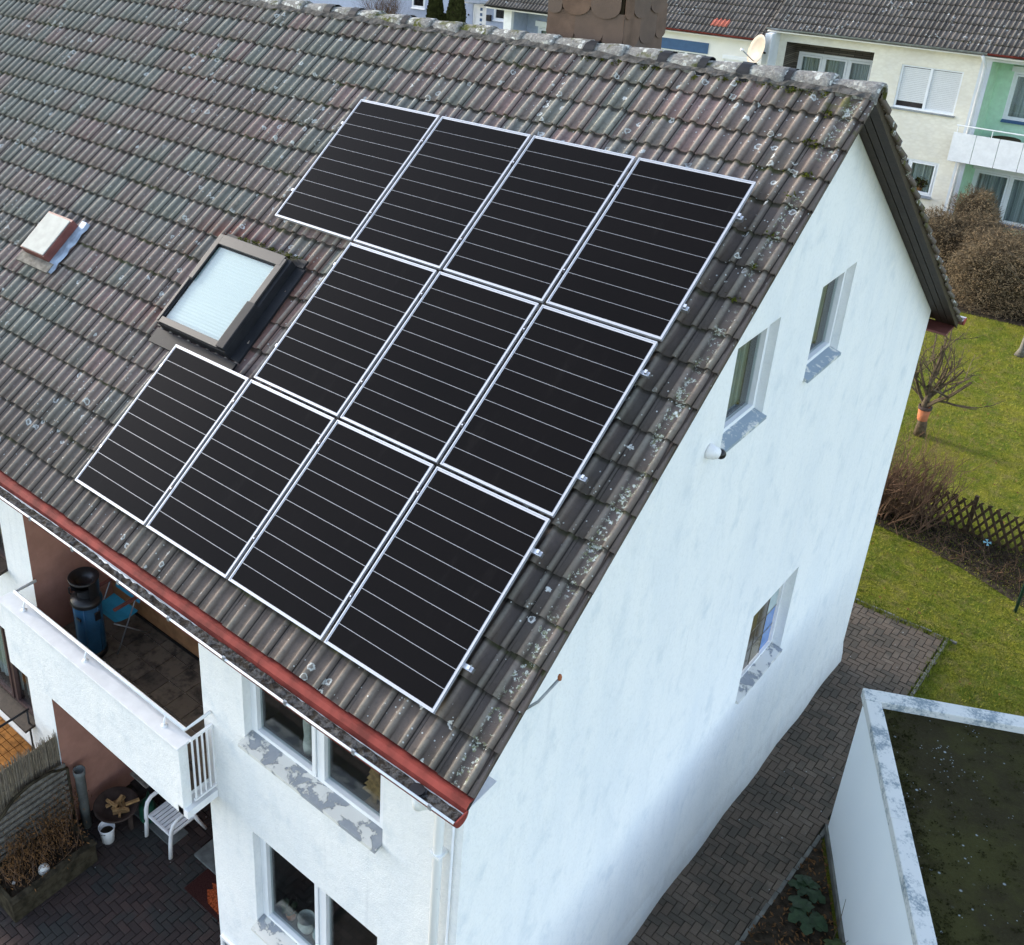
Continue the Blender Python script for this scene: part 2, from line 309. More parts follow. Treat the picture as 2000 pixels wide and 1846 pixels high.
# ---------------------------------------------------------------- mesh helpers
class MB:
    def __init__(s): s.v = []; s.f = []; s.at = {}
    def vert(s, p): s.v.append(tuple(p)); return len(s.v) - 1
    def poly(s, pts): s.f.append([s.vert(p) for p in pts]); return s
    def box(s, a, b, T=None):
        x0, y0, z0 = a; x1, y1, z1 = b
        c = [(x0, y0, z0), (x1, y0, z0), (x1, y1, z0), (x0, y1, z0), (x0, y0, z1), (x1, y0, z1), (x1, y1, z1), (x0, y1, z1)]
        if T: c = [T(*p) for p in c]
        i = len(s.v); s.v += [tuple(p) for p in c]
        s.f += [[i, i+3, i+2, i+1], [i+4, i+5, i+6, i+7], [i, i+1, i+5, i+4], [i+1, i+2, i+6, i+5], [i+2, i+3, i+7, i+6], [i+3, i, i+4, i+7]]
        return s
    def prism(s, pts, d):   # polygon (3D points) extruded by vector d
        n = len(pts); d = Vector(d); i = len(s.v)
        s.v += [tuple(p) for p in pts] + [tuple(Vector(p) + d) for p in pts]
        s.f.append(list(range(i, i + n))[::-1]); s.f.append(list(range(i + n, i + 2 * n)))
        for k in range(n): s.f.append([i + k, i + (k + 1) % n, i + n + (k + 1) % n, i + n + k])
        return s
    def tube(s, pts, rad, n=6, caps=True, flat=None):
        pts = [Vector(p) for p in pts]
        if not isinstance(rad, (list, tuple)): rad = [rad] * len(pts)
        rings = []; up = None
        for k, p in enumerate(pts):
            d = (pts[min(k + 1, len(pts) - 1)] - pts[max(k - 1, 0)]).normalized()
            if up is None: up = Vector((0, 0, 1)) if abs(d.z) < .9 else Vector((1, 0, 0))
            a = d.cross(up)
            if a.length < 1e-4: a = d.cross(Vector((.3, .9, .2)))
            a.normalize(); b = a.cross(d).normalized(); up = b
            ring = []
            for j in range(n):
                t_ = 2 * PI * (j + .5) / n
                ring.append(s.vert(p + (a * math.cos(t_) + b * math.sin(t_) * (flat or 1)) * rad[k]))
            rings.append(ring)
        for q in range(len(rings) - 1):
            for j in range(n): s.f.append([rings[q][j], rings[q][(j+1) % n], rings[q+1][(j+1) % n], rings[q+1][j]])
        if caps: s.f.append(rings[0][::-1]); s.f.append(rings[-1])
        return s
    def lathe(s, c, prof, n=24, axis=None, a0=0, a1=2*PI):
        c = Vector(c); Q = Matrix.Identity(3) if axis is None else Vector((0, 0, 1)).rotation_difference(Vector(axis)).to_matrix()
        full = abs(a1 - a0 - 2 * PI) < 1e-6; m_ = n if full else n + 1; rings = []
        for r, z in prof:
            rings.append([s.vert(c + Q @ Vector((r * math.cos(a0 + (a1 - a0) * j / n), r * math.sin(a0 + (a1 - a0) * j / n), z))) for j in range(m_)])
        for q in range(len(rings) - 1):
            for j in range(n): s.f.append([rings[q][j], rings[q][(j+1) % m_], rings[q+1][(j+1) % m_], rings[q+1][j]])
        return s
    def build(s, name, mat, parent=None, smooth=False, bevel=0, recalc=True):
        me = bpy.data.meshes.new(name); me.from_pydata(s.v, [], s.f)
        if recalc:
            bm = bmesh.new(); bm.from_mesh(me); bmesh.ops.recalc_face_normals(bm, faces=bm.faces)
            if bevel: bmesh.ops.bevel(bm, geom=bm.edges[:], offset=bevel, segments=2, affect='EDGES', profile=.6)
            bm.to_mesh(me); bm.free()
        for k, vals in s.at.items():
            if len(vals) == len(me.vertices):
                a = me.attributes.new(k, 'FLOAT', 'POINT'); a.data.foreach_set('value', vals)
        me.materials.append(M[mat])
        if smooth: me.shade_smooth()
        o = bpy.data.objects.new(name, me); col.objects.link(o); attach(o, parent); return o
def attach(o, parent):
    if parent is not None:
        o.parent = parent; o.matrix_parent_inverse = W(parent).inverted()
def W(o):
    if o.parent is None: return o.matrix_basis.copy()
    return W(o.parent) @ o.matrix_parent_inverse @ o.matrix_basis
def tag(o, label=None, cat=None, group=None, kind=None):
    for k, v in (('label', label), ('category', cat), ('group', group), ('kind', kind)):
        if v: o[k] = v
    return o
def thing(name, loc, label, cat, group=None):
    o = bpy.data.objects.new(name, None); col.objects.link(o); o.location = loc; o.empty_display_size = .2
    return tag(o, label, cat, group)
def inst(name, src, mat4, parent):
    o = bpy.data.objects.new(name, src.data if hasattr(src, 'data') else src); col.objects.link(o); o.matrix_basis = mat4; attach(o, parent)
    return o
def clip(poly, a, b, c):   # keep a*x+b*y<=c
    out = []
    for i in range(len(poly)):
        p, q = poly[i], poly[(i + 1) % len(poly)]; fp = a*p[0] + b*p[1] - c; fq = a*q[0] + b*q[1] - c
        if fp <= 0: out.append(p)
        if (fp < 0 < fq) or (fq < 0 < fp):
            k = fp / (fp - fq); out.append((p[0] + (q[0]-p[0])*k, p[1] + (q[1]-p[1])*k))
    return out
def wall(mb, F, a0, a1, z0, z1, holes, depth=.3, cuts=()):
    """wall sheet in plane d=0 with openings and reveals; F(a,d,z)->world, d outwards"""
    A = sorted({a0, a1, *[h[0] for h in holes], *[h[1] for h in holes]}); Z = sorted({z0, z1, *[h[2] for h in holes], *[h[3] for h in holes]})
    for i in range(len(A) - 1):
        for j in range(len(Z) - 1):
            ca, cz = (A[i] + A[i+1]) / 2, (Z[j] + Z[j+1]) / 2
            if any(h[0] < ca < h[1] and h[2] < cz < h[3] for h in holes): continue
            p = [(A[i], Z[j]), (A[i+1], Z[j]), (A[i+1], Z[j+1]), (A[i], Z[j+1])]
            for c in cuts: p = clip(p, *c) if p else p
            if len(p) > 2: mb.poly([F(x, 0, z) for x, z in p])
    for h in holes:
        l, r, b, t_ = h[:4]
        for p, q in (((l, b), (r, b)), ((r, b), (r, t_)), ((r, t_), (l, t_)), ((l, t_), (l, b))):
            mb.poly([F(p[0], 0, p[1]), F(q[0], 0, q[1]), F(q[0], -depth, q[1]), F(p[0], -depth, p[1])])
    return mb
def window(parent, F, l, r, b, t_, rec=.12, lights=1, frame='pvc', sill='sill_blue', sill_out=.10, room='dark_room', curtain=None, span=(0, 1), fw=.055, sw=.05, ear=.0, mull=None):
    win = MB(); d0, d1 = -rec - .05, -rec + .02
    bars = [(l, l + fw, b, t_), (r - fw, r, b, t_), (l + fw, r - fw, b, b + fw), (l + fw, r - fw, t_ - fw, t_)]
    splits = [l + fw]; ms = mull or [l + (r - l) * k / lights for k in range(1, lights)]
    for mx_ in ms: bars.append((mx_ - .03, mx_ + .03, b + fw, t_ - fw)); splits += [mx_ - .03, mx_ + .03]
    splits.append(r - fw)
    for q in bars: win.box((q[0], d0, q[2]), (q[1], d1, q[3]), F)
    wo = win.build('window', frame, parent)
    for k in range(0, len(splits), 2):
        x0, x1 = splits[k], splits[k+1]; s_ = MB(); e = .008
        for q in ((x0+e, x0 + sw, b + fw + e, t_ - fw - e), (x1 - sw, x1-e, b + fw + e, t_ - fw - e), (x0 + sw, x1 - sw, b + fw + e, b + fw + sw), (x0 + sw, x1 - sw, t_ - fw - sw, t_ - fw - e)):
            s_.box((q[0], d0 + .01, q[2]), (q[1], d1 + .018, q[3]), F)
        s_.build('sash', frame, wo)
        MB().box((x0 + sw, -rec - .02, b + fw + sw), (x1 - sw, -rec - .012, t_ - fw - sw), F).build('pane', 'glass', wo)
        if curtain:
            cu = MB(); n = 24; pts = []
            for i in range(n + 1):
                xx = x0 + (x1 - x0) * (span[0] + (span[1] - span[0]) * i / n); pts.append((xx, -rec - .14 + .018 * math.sin(i * 2.1) + .01 * math.sin(i * 5.3)))
            for i in range(n): cu.poly([F(pts[i][0], pts[i][1], b + fw), F(pts[i+1][0], pts[i+1][1], b + fw), F(pts[i+1][0], pts[i+1][1], t_ - fw), F(pts[i][0], pts[i][1], t_ - fw)])
            cu.build('curtain', curtain, wo, True)
    rm = MB(); q0, q1 = -rec - .06, -rec - .75
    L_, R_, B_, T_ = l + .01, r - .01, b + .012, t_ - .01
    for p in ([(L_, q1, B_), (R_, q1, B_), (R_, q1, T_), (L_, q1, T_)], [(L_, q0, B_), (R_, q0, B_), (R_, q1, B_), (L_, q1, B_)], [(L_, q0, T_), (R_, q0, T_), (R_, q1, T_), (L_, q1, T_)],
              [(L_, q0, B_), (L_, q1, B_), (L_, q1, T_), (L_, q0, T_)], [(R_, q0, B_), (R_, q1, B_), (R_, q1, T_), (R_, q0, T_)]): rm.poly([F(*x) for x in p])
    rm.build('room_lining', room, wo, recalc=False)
    if sill:
        sm = MB(); g = ear
        sm.prism([F(l + .003 - g, -rec + .02, b + .03), F(l + .003 - g, sill_out, b - .01), F(l + .003 - g, sill_out, b - .045), F(l + .003 - g, .002, b - .03), F(l + .003 - g, -rec + .02, b + .003)], Vector(F(r - .003 + g, 0, 0)) - Vector(F(l + .003 - g, 0, 0)))
        sm.build('sill', sill, wo)
    return wo
FF = lambda a, d, z: (a, -d, z)          # street-side facade, y = 0
FG = lambda a, d, z: (d, a, z)           # gable wall, x = 0
# ---------------------------------------------------------------- ground
def tri_ground():
    mb = MB(); mb.poly([(-400, -400, 0), (400, -400, 0), (400, 400, 0), (-400, 400, 0)]); o = mb.build('ground', 'lawn'); tag(o, kind='structure'); return o
ground = tri_ground()
def herring(base, mat, inside, x0, x1, y0, y1, z, dark, view):
    cells = []
    for i in range(int((x1 - x0) / .1) + 3):
        for j in range(int((y1 - y0) / .1) + 3):
            v = (i - j) % 4
            if v == 0: a = (x0 + i*.1, y0 + j*.1, .2, .1)
            elif v == 3: a = (x0 + i*.1, y0 + j*.1, .1, .2)
            else: continue
            if inside(a[0] + a[2]/2, a[1] + a[3]/2): cells.append(a)
    cells.sort(key=view)
    g = .004
    def block(mb, w_, h_, T):
        b = .006; pts = [(g, g), (w_ - g, g), (w_ - g, h_ - g), (g, h_ - g)]; ins = [(g+b, g+b), (w_-g-b, g+b), (w_-g-b, h_-g-b), (g+b, h_-g-b)]
        i = len(mb.v)
        for p in pts: mb.v.append(T((p[0], p[1], -.03)))
        for p in pts: mb.v.append(T((p[0], p[1], -.005)))
        for p in ins: mb.v.append(T((p[0], p[1], 0)))
        for q in (0, 4):
            for k in range(4): mb.f.append([i+q+k, i+q+(k+1) % 4, i+q+4+(k+1) % 4, i+q+4+k])
        mb.f.append([i+8, i+9, i+10, i+11])
    src = {}
    for w_, h_ in ((.2, .1), (.1, .2)):
        mb = MB(); block(mb, w_, h_, lambda p: (p[0] - w_/2, p[1] - h_/2, p[2])); me = bpy.data.meshes.new('paver'); me.from_pydata(mb.v, [], mb.f); me.materials.append(M[mat]); src[(w_, h_)] = me
    rest = MB(); ra = []
    for k, a in enumerate(cells):
        dz = rnd.uniform(-.004, .003); R_ = Matrix.Rotation(rnd.uniform(-.012, .012), 4, 'Z') @ Matrix.Rotation(rnd.uniform(-.02, .02), 4, 'X') @ Matrix.Rotation(rnd.uniform(-.02, .02), 4, 'Y')
        T4 = Matrix.Translation((a[0] + a[2]/2, a[1] + a[3]/2, z + dz)) @ R_
        if k < 300: inst('paver', src[(a[2], a[3])], T4, base)
        else:
            n0 = len(rest.v); block(rest, a[2], a[3], lambda p: tuple(T4 @ Vector((p[0] - a[2]/2, p[1] - a[3]/2, p[2])))); ra += [rnd.random()] * (len(rest.v) - n0)
    if rest.v:
        rest.at['rnd'] = ra; o = rest.build('more_pavers', mat, base, recalc=False); o['kind'] = 'stuff'
def in_path(x, y): return (-0.08 < x < 1.12 and 2.2 < y < 12.36) or (-1.6 < x <= -.08 and 10.66 < y < 12.30)
mb = MB(); mb.poly([(0, -3, .006), (1.12, -3, .006), (1.12, 12.38, .006), (0, 12.38, .006)]); mb.poly([(-5, 10.62, .006), (0, 10.62, .006), (0, 12.38, .006), (-5, 12.38, .006)])
path = tag(mb.build('path', 'joint'), kind='structure')
GA = Vector((1.15, 7.09, 0)); GU = Vector((.885, .465, 0)); GV = Vector((.462, -.887, 0))
def px_size(a): return (Vector((a[0], a[1], 0)) - CAM).length + (6 if a[1] < 3.3 else 0)
herring(path, 'paver_path', in_path, -1.6, 1.2, 2.2, 12.4, .034, None, px_size)
def in_patio(x, y): return (-6.5 < x < -3.3 and -2.6 < y < 2.2) or (-6.5 < x < -2.9 and -2.6 < y < -.02)
mb = MB(); mb.poly([(-6.6, -3.2, .006), (-2.8, -3.2, .006), (-2.8, 2.3, .006), (-6.6, 2.3, .006)])
patio = tag(mb.build('patio_paving', 'joint'), kind='structure')
tag(MB().poly([(-2.8, -12, .012), (6, -12, .012), (6, 0, .012), (-2.8, 0, .012)]).poly([(-17, -12, .012), (-2.8, -12, .012), (-2.8, -3.2, .012), (-17, -3.2, .012)]).build('front_yard', 'yard'), kind='structure')
herring(patio, 'paver_patio', in_patio, -6.5, -2.9, -2.6, 2.2, .034, None, lambda a: (Vector((a[0]+4.9, a[1]+.45, 0))).length)
# soil strip beside the garage, planting bed, edging
def patch(name, pts, z, mat, kind='structure'):
    o = MB().poly([(p[0], p[1], z) for p in pts]).build(name, mat); tag(o, kind=kind); return o
patch('soil_strip', [(1.10, 6.95), (1.22, 6.8), (2.7, 4.0), (3.6, 2.0), (.9, 2.0), (.98, 4.4), (1.06, 5.6)], .042, 'soil')
patch('planting_bed', [(-2.5, 15.25), (-.84, 15.02), (-.06, 14.92), (.73, 14.68), (1.85, 14.22), (3.2, 13.9), (3.2, 15.9), (1.4, 16.0), (-2.5, 16.1)], .012, 'soil')
patch('flower_bed', [(-7, 26.9), (-3.2, 27.2), (-1.5, 27.3), (1, 27.5), (1, 31.9), (-7, 31.9)], .012, 'soil')
for i in range(20):
    y = 8.0 + i * .22
    if y < 12.2: tag(MB().box((1.125, y, .0), (1.175, y + .2, .035 + rnd.uniform(0, .012))).build('edging_block', 'concrete', path, bevel=.006))
for i in range(14):
    x = -1.5 + i * .2; tag(MB().box((x, 12.385, 0), (x + .19, 12.43, .03 + rnd.uniform(0, .02))).build('edging_block', 'concrete', path, bevel=.006))
for i in range(12):
    y = 4.2 + i * .25; xx = .99 + (y - 4.2) * .05; tag(MB().box((xx, y, .0), (xx + .05, y + .24, .046 + rnd.uniform(0, .01))).build('edging_block', 'concrete', path, bevel=.006))
# grass blades
gb = MB()
def blades(n, x0, x1, y0, y1, hmax, ok=lambda x, y: True):
    for _ in range(n):
        x, y = rnd.uniform(x0, x1), rnd.uniform(y0, y1)
        if not ok(x, y): continue
        h = rnd.uniform(.3, 1) * hmax; a = rnd.uniform(0, 2*PI); lx, ly = rnd.uniform(-.6, .6) * h, rnd.uniform(-.6, .6) * h; ww = .006 + .004 * rnd.random()
        gb.poly([(x - ww*math.cos(a), y - ww*math.sin(a), 0), (x + ww*math.cos(a), y + ww*math.sin(a), 0), (x + lx, y + ly, h)])
okl = lambda x, y: not (x < 1.2 and y < 12.45)
blades(26000, -1.4, 3.4, 10.4, 16.2, .055, okl); blades(36000, -5, 2.5, 15.8, 27.3, .07)
for k in range(2600):   # tufts creeping along the edges
    t_ = rnd.random(); 
    if k % 2: x, y = -1.5 + 2.7 * t_, 12.36 + rnd.gauss(0, .05)
    else: x, y = 1.16 + rnd.gauss(0, .04), 7.6 + 4.8 * t_
    h = rnd.uniform(.02, .09); gb.poly([(x - .006, y, 0.02), (x + .006, y + .004, 0.02), (x + rnd.uniform(-.04, .04), y + rnd.uniform(-.04, .04), .02 + h)])
o = gb.build('grass_blades', 'grass', recalc=False); tag(o, 'short winter grass blades over the lawn beyond the path', 'grass', kind='stuff')

# ---------------------------------------------------------------- the house
house = thing('row_house', (-8, 5.3, 0), 'white rendered gabled row house with brown tiled roof carrying solar panels', 'house')
D = 10.62; YR = 5.31; ZR = 10.45; XL = -17.0; TANA = math.tan(AL)
# gable wall: openings (y0,y1,z0,z1)
gw = [(5.88, 6.82, 7.12, 8.20), (3.90, 4.84, 7.12, 8.20), (5.92, 7.27, 2.46, 3.83)]
zt = 10.265   # wall apex under the roof
cuts = [(-TANA, 1, zt - TANA * YR), (TANA, 1, zt + TANA * YR)]
mb = wall(MB(), FG, 0, D, 0, 10.4, gw, .22, cuts)
mb.build('gable_wall', 'stucco', house, recalc=False)
mb = MB()
fh = [(-2.66, -.85, 4.40, 5.75), (-2.62, -.85, 1.68, 3.10)]
wall(mb, FF, -3.30, 0, 0, 6.06, fh, .22)
nb = [(-8.75, -7.07, 1.50, 2.92), (-8.75, -7.10, 4.12, 5.6)]
wall(mb, FF, XL, -6.50, 0, 6.06, nb, .22)
mb.poly([(XL, D, 0), (0, D, 0), (0, D, 6.0), (XL, D, 6.0)])
mb.poly([(-3.30, 0, 0), (-3.30, 2.3, 0), (-3.30, 2.3, 6.06), (-3.30, 0, 6.06)])
mb.poly([(-3.30, 0, 6.06), (-6.5, 0, 6.06), (-6.5, 2.3, 6.06), (-3.3, 2.3, 6.06)])
mb.build('front_wall', 'stucco', house, recalc=False)
mb = MB().box((-6.52, .003, 0), (-6.497, 2.3, 6.05)); mb.box((-6.497, 2.2, 0), (-3.302, 2.3, 3.19)); mb.build('loggia_wall', 'rust_stucco', house)
# plinth along the gable
mb = MB(); n = 30
for i in range(n):
    y0, y1 = D * i / n, D * (i + 1) / n; o0, o1 = .03 + .012 * math.sin(i * 1.3), .03 + .012 * math.sin((i + 1) * 1.3)
    mb.poly([(o0, y0, 0), (o1, y1, 0), (o1 * .7, y1, .22), (o0 * .7, y0, .22)]); mb.poly([(o0 * .7, y0, .22), (o1 * .7, y1, .22), (.0015, y1, .42), (.0015, y0, .42)])
mb.build('plinth', 'stucco', house, True, recalc=False)
mb = MB(); mb.poly([(XL, 1, 9.0), (-.05, 1, 9.0), (-.05, D - 1, 9.0), (XL, D - 1, 9.0)])
# windows of the gable and facade
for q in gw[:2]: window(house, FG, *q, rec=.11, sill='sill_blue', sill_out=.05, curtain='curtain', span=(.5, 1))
w3 = gw[2]
wo = MB()
for q in ((w3[0], w3[0] + .05, w3[2], w3[3]), (w3[1] - .05, w3[1], w3[2], w3[3]), (w3[0] + .05, w3[1] - .05, w3[2], w3[2] + .06), (w3[0] + .05, w3[1] - .05, w3[3] - .05, w3[3])): wo.box((q[0], -.19, q[2]), (q[1], -.12, q[3]), FG)
wo = wo.build('window', 'white_paint', house)
cols_ = ['stain_brown', 'stain_ochre', 'stain_pale', 'stain_blue']
for i in range(4):
    for j in range(4):
        y0 = w3[0] + .05 + (w3[1] - w3[0] - .1) * i / 4; y1 = w3[0] + .05 + (w3[1] - w3[0] - .1) * (i + 1) / 4
        z0 = w3[2] + .06 + (w3[3] - w3[2] - .11) * j / 4; z1 = w3[2] + .06 + (w3[3] - w3[2] - .11) * (j + 1) / 4
        k = rnd.random(); mt = ('stain_blue' if j < 2 and i > 2 else 'stain_pale') if (i > 2) else cols_[0 if k < .55 else 1]
        MB().box((y0 + .006, -.165, z0 + .006), (y1 - .006, -.155, z1 - .006), FG).build('pane', mt, wo)
mb = MB()
for i in range(1, 4):
    y0 = w3[0] + .05 + (w3[1] - w3[0] - .1) * i / 4; mb.box((y0 - .006, -.17, w3[2] + .06), (y0 + .006, -.15, w3[3] - .05), FG)
for j in range(1, 4):
    z0 = w3[2] + .06 + (w3[3] - w3[2] - .11) * j / 4; mb.box((w3[0] + .05, -.169, z0 - .006), (w3[1] - .05, -.151, z0 + .006), FG)
mb.build('glazing_bars', 'grey_wood', wo)
sm = MB(); sm.prism([FG(w3[0] + .003, -.12, w3[2] + .035), FG(w3[0] + .003, .035, w3[2] + .0), FG(w3[0] + .003, .035, w3[2] - .04), FG(w3[0] + .003, .002, w3[2] - .04)], (0, w3[1] - w3[0] - .006, 0)); sm.build('sill', 'peeling', wo)
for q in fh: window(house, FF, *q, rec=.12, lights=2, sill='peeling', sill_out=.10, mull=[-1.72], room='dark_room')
for q in nb: window(house, FF, *q, rec=.08, lights=2, frame='pvc_brown', sill='soffit_wood', sill_out=.16, curtain='curtain', mull=[-7.62])
# small cellar window low on the facade
mb = MB()
for q in ((-3.26, -3.22, .35, .86), (-2.9, -2.86, .35, .86), (-3.22, -2.9, .35, .39), (-3.22, -2.9, .82, .86)): mb.box((q[0], .004, q[2]), (q[1], .04, q[3]), FF)
cw = mb.build('cellar_window', 'white_paint', house); MB().box((-3.22, .006, .39), (-2.9, .012, .82), FF).build('pane', 'zinc', cw)
# ---- roof
roof = MB()
ex = .29
for sgn in (1, -1):
    pts = []
    for y, z in ((YR, ZR - .10), (YR - sgn * (YR + .40), ZR - .10 - (YR + .40) * TANA), (YR - sgn * (YR + .40), ZR - .16 - (YR + .40) * TANA), (YR, ZR - .16)): pts.append((XL, y, z))
    roof.prism(pts, (ex - XL, 0, 0))
roof = roof.build('roof', 'soffit_wood', house)
def tile_profile():
    pr = []
    def h(x):
        v = 0
        for c, hw, hh in ((.092, .036, .036), (.243, .030, .036)):
            d = abs(x - c) / hw
            if d < 1: v = max(v, hh * (1 - d * d) ** .6)
        return v
    xs = [0, .006, .040, .0555, .060, .074, .092, .110, .124, .1285, .145, .190, .2125, .217, .230, .243, .256, .269, .2735, .279, .285, .302]
    return [(x, h(x)) for x in xs]
PROF = tile_profile()
def tile_mesh(mb, T, cr, lp, verge=False):
    JS = mb.at.setdefault('joint_shade', [])
    th, base = .034, len(mb.v); L_ = .40; n = len(PROF)
    rows = ((0, .000), (.285, -.025), (.34, -.030), (L_ , -.035))     # (distance up from the lower edge, drop)
    for r_, dz in rows:
        for x, h in PROF: mb.v.append(T(x + (.02 * (1 - r_ / L_) if verge and x > .3 else 0), r_, h + dz)); cr.append(min(1, h / .036)); JS.append(1.0 if x in (.2735, .279) else (.45 if x == .1285 else (.2 if x in (0, .302) else 0))); lp.append(.25 if r_ == 0 else (1.0 if r_ > .3 else 0.0))
    for q in range(len(rows) - 1):
        for k in range(n - 1): a = base + q*n + k; mb.f.append([a, a + 1, a + n + 1, a + n])
    lo = len(mb.v)
    for x, h in PROF: mb.v.append(T(x, .004, h - th)); cr.append(0); JS.append(.6); lp.append(1.0)
    for k in range(n - 1): mb.f.append([lo + k, lo + k + 1, base + k + 1, base + k])
    rt = len(mb.v); s_ = .05 if verge else .02
    for p in ((PROF[-1][0] + (.02 if verge else 0), 0, -s_), (PROF[-1][0], L_, -s_ - .035)): mb.v.append(T(*p)); cr.append(0); JS.append(.3); lp.append(.3)
    mb.f.append([base + n - 1, rt, rt + 1, base + 3*n + n - 1])
    if verge:
        rb = len(mb.v)
        for p in ((PROF[-1][0] - .02, 0, -s_), (PROF[-1][0] - .02, L_, -s_ - .035)): mb.v.append(T(*p)); cr.append(0); JS.append(.3); lp.append(.3)
        mb.f.append([rt, rb, rb + 1, rt + 1])
def tile_src(name, mat, verge):
    mb = MB(); cr = []; lp = []; tile_mesh(mb, lambda x, r_, h: (x, r_, h), cr, lp, verge)
    me = bpy.data.meshes.new(name); me.from_pydata(mb.v, [], mb.f)
    for k, v in (('crest', cr), ('lip', lp), ('joint_shade', mb.at['joint_shade'])): a = me.attributes.new(k, 'FLOAT', 'POINT'); a.data.foreach_set('value', v)
    me.materials.append(M[mat]); me.shade_smooth(); return me
CREST = -.13 - .034
def tile_field(parent, mat, frame, cells, nind, view, sname, verge_col=None):
    """frame: 4x4 from (across, up-slope, normal) to world; cells: list of (u, s)"""
    src = {v: tile_src('roof_tile', mat, v) for v in (False, True)}
    cells = sorted(cells, key=lambda c: view(frame @ Vector((c[0] + .15, c[1] + .17, 0))))
    mb = MB(); cr = []; lp = []
    for k, (u, s_) in enumerate(cells):
        v = verge_col is not None and abs(u - verge_col) < .01
        J = Matrix.Translation((u + rnd.uniform(-.004, .004), s_ + rnd.uniform(-.008, .008), rnd.uniform(-.004, .004))) @ Matrix.Rotation(rnd.gauss(0, .009), 4, 'Z') @ Matrix.Rotation(rnd.gauss(0, .008), 4, 'Y') @ Matrix.Rotation(rnd.gauss(0, .006), 4, 'X')
        T4 = frame @ J
        if k < nind: inst('roof_tile', src[v], T4, parent)
        else: tile_mesh(mb, lambda x, r_, h: tuple(T4 @ Vector((x, r_, h))), cr, lp, v)
    if mb.v:
        mb.at['crest'] = cr; mb.at['lip'] = lp; o = mb.build(sname, mat, parent, True, recalc=False); o['kind'] = 'stuff'
def frame_of(org, ex_, ey_):
    ex_, ey_ = Vector(ex_), Vector(ey_); ez_ = ex_.cross(ey_); f = Matrix.Identity(4)
    for i in range(3): f[i][0], f[i][1], f[i][2], f[i][3] = ex_[i], ey_[i], ez_[i], org[i]
    return f
Ffront = frame_of(RP(0, 0, CREST), (1, 0, 0), (0, CA, SA))
PW, PL, GX, GS = 1.134, 1.7507, .0387, .0296
PANELS = []
for ri, (o_, c0) in enumerate(((0, 0), (-.019, 1), (-.0296, 0))):
    for c in range(c0, 4):
        u0 = -4 * PW - 3 * GX + c * (PW + GX) + o_; s1 = -ri * (PL + GS); PANELS.append((ri, c, u0, u0 + PW, s1 - PL, s1))
SKY = (-5.16, -4.04, -3.42, -2.19); HAT = (-8.03, -7.50, -3.27, -2.68)
def covered(u, s_):
    if any(p[2] < u - .05 and u + .35 < p[3] + .1 and p[4] < s_ - .02 and s_ + .36 < p[5] for p in PANELS): return True
    return False
cells = []
for j in range(20):
    for i in range(55):
        u, s_ = TU1 - TW * (i + 1), TS0 + TG * j
        if SKY[0] - .02 < u and u + TW < SKY[1] + .06 and SKY[2] < s_ + .05 and s_ + TG < SKY[3] + .15: continue
        if HAT[0] - .03 < u + .02 and u + TW < HAT[1] + .1 and HAT[2] < s_ + .1 and s_ + TG < HAT[3] + .15: continue
        cells.append((u, s_))
def tview(p):
    l = Ffront.inverted() @ p; return (p - CAM).length + (50 if any(q[2] < l.x < q[3] and q[4] < l.y < q[5] for q in PANELS) else 0)
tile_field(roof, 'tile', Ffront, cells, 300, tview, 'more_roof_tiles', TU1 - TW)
Frear = frame_of(Vector((0, YR, ZR)) + Vector((0, SA, CA)) * (-.034), (-1, 0, 0), (0, -CA, SA))
cells = [(-(TU1 + OFF.x) + TW * i, -7.16 + TG * j) for j in range(20) for i in range(54)]
Frm = Frear
# rear slope, verge edge on the far right side of its frame is mirrored
mb = MB(); cr = []; lp = []
for (u, s_) in cells:
    J = Matrix.Translation((u, s_ + rnd.uniform(-.006, .006), rnd.uniform(-.004, .004))) @ Matrix.Rotation(rnd.gauss(0, .01), 4, 'Z') @ Matrix.Rotation(rnd.gauss(0, .01), 4, 'Y')
    T4 = Frm @ J; first = abs(u + TU1 + OFF.x) < .01
    if first:   # mirrored verge tile, one object each
        b2 = MB(); c2 = []; l2 = []; tile_mesh(b2, lambda x, r_, h: tuple(T4 @ Vector((TW - x, r_, h))), c2, l2, True); b2.at['crest'] = c2; b2.at['lip'] = l2; b2.build('roof_tile', 'tile', roof, True, recalc=False)
    else: tile_mesh(mb, lambda x, r_, h: tuple(T4 @ Vector((x, r_, h))), cr, lp)
mb.at['crest'] = cr; mb.at['lip'] = lp; o = mb.build('rear_slope_tiles', 'tile', roof, True, recalc=False); o['kind'] = 'stuff'
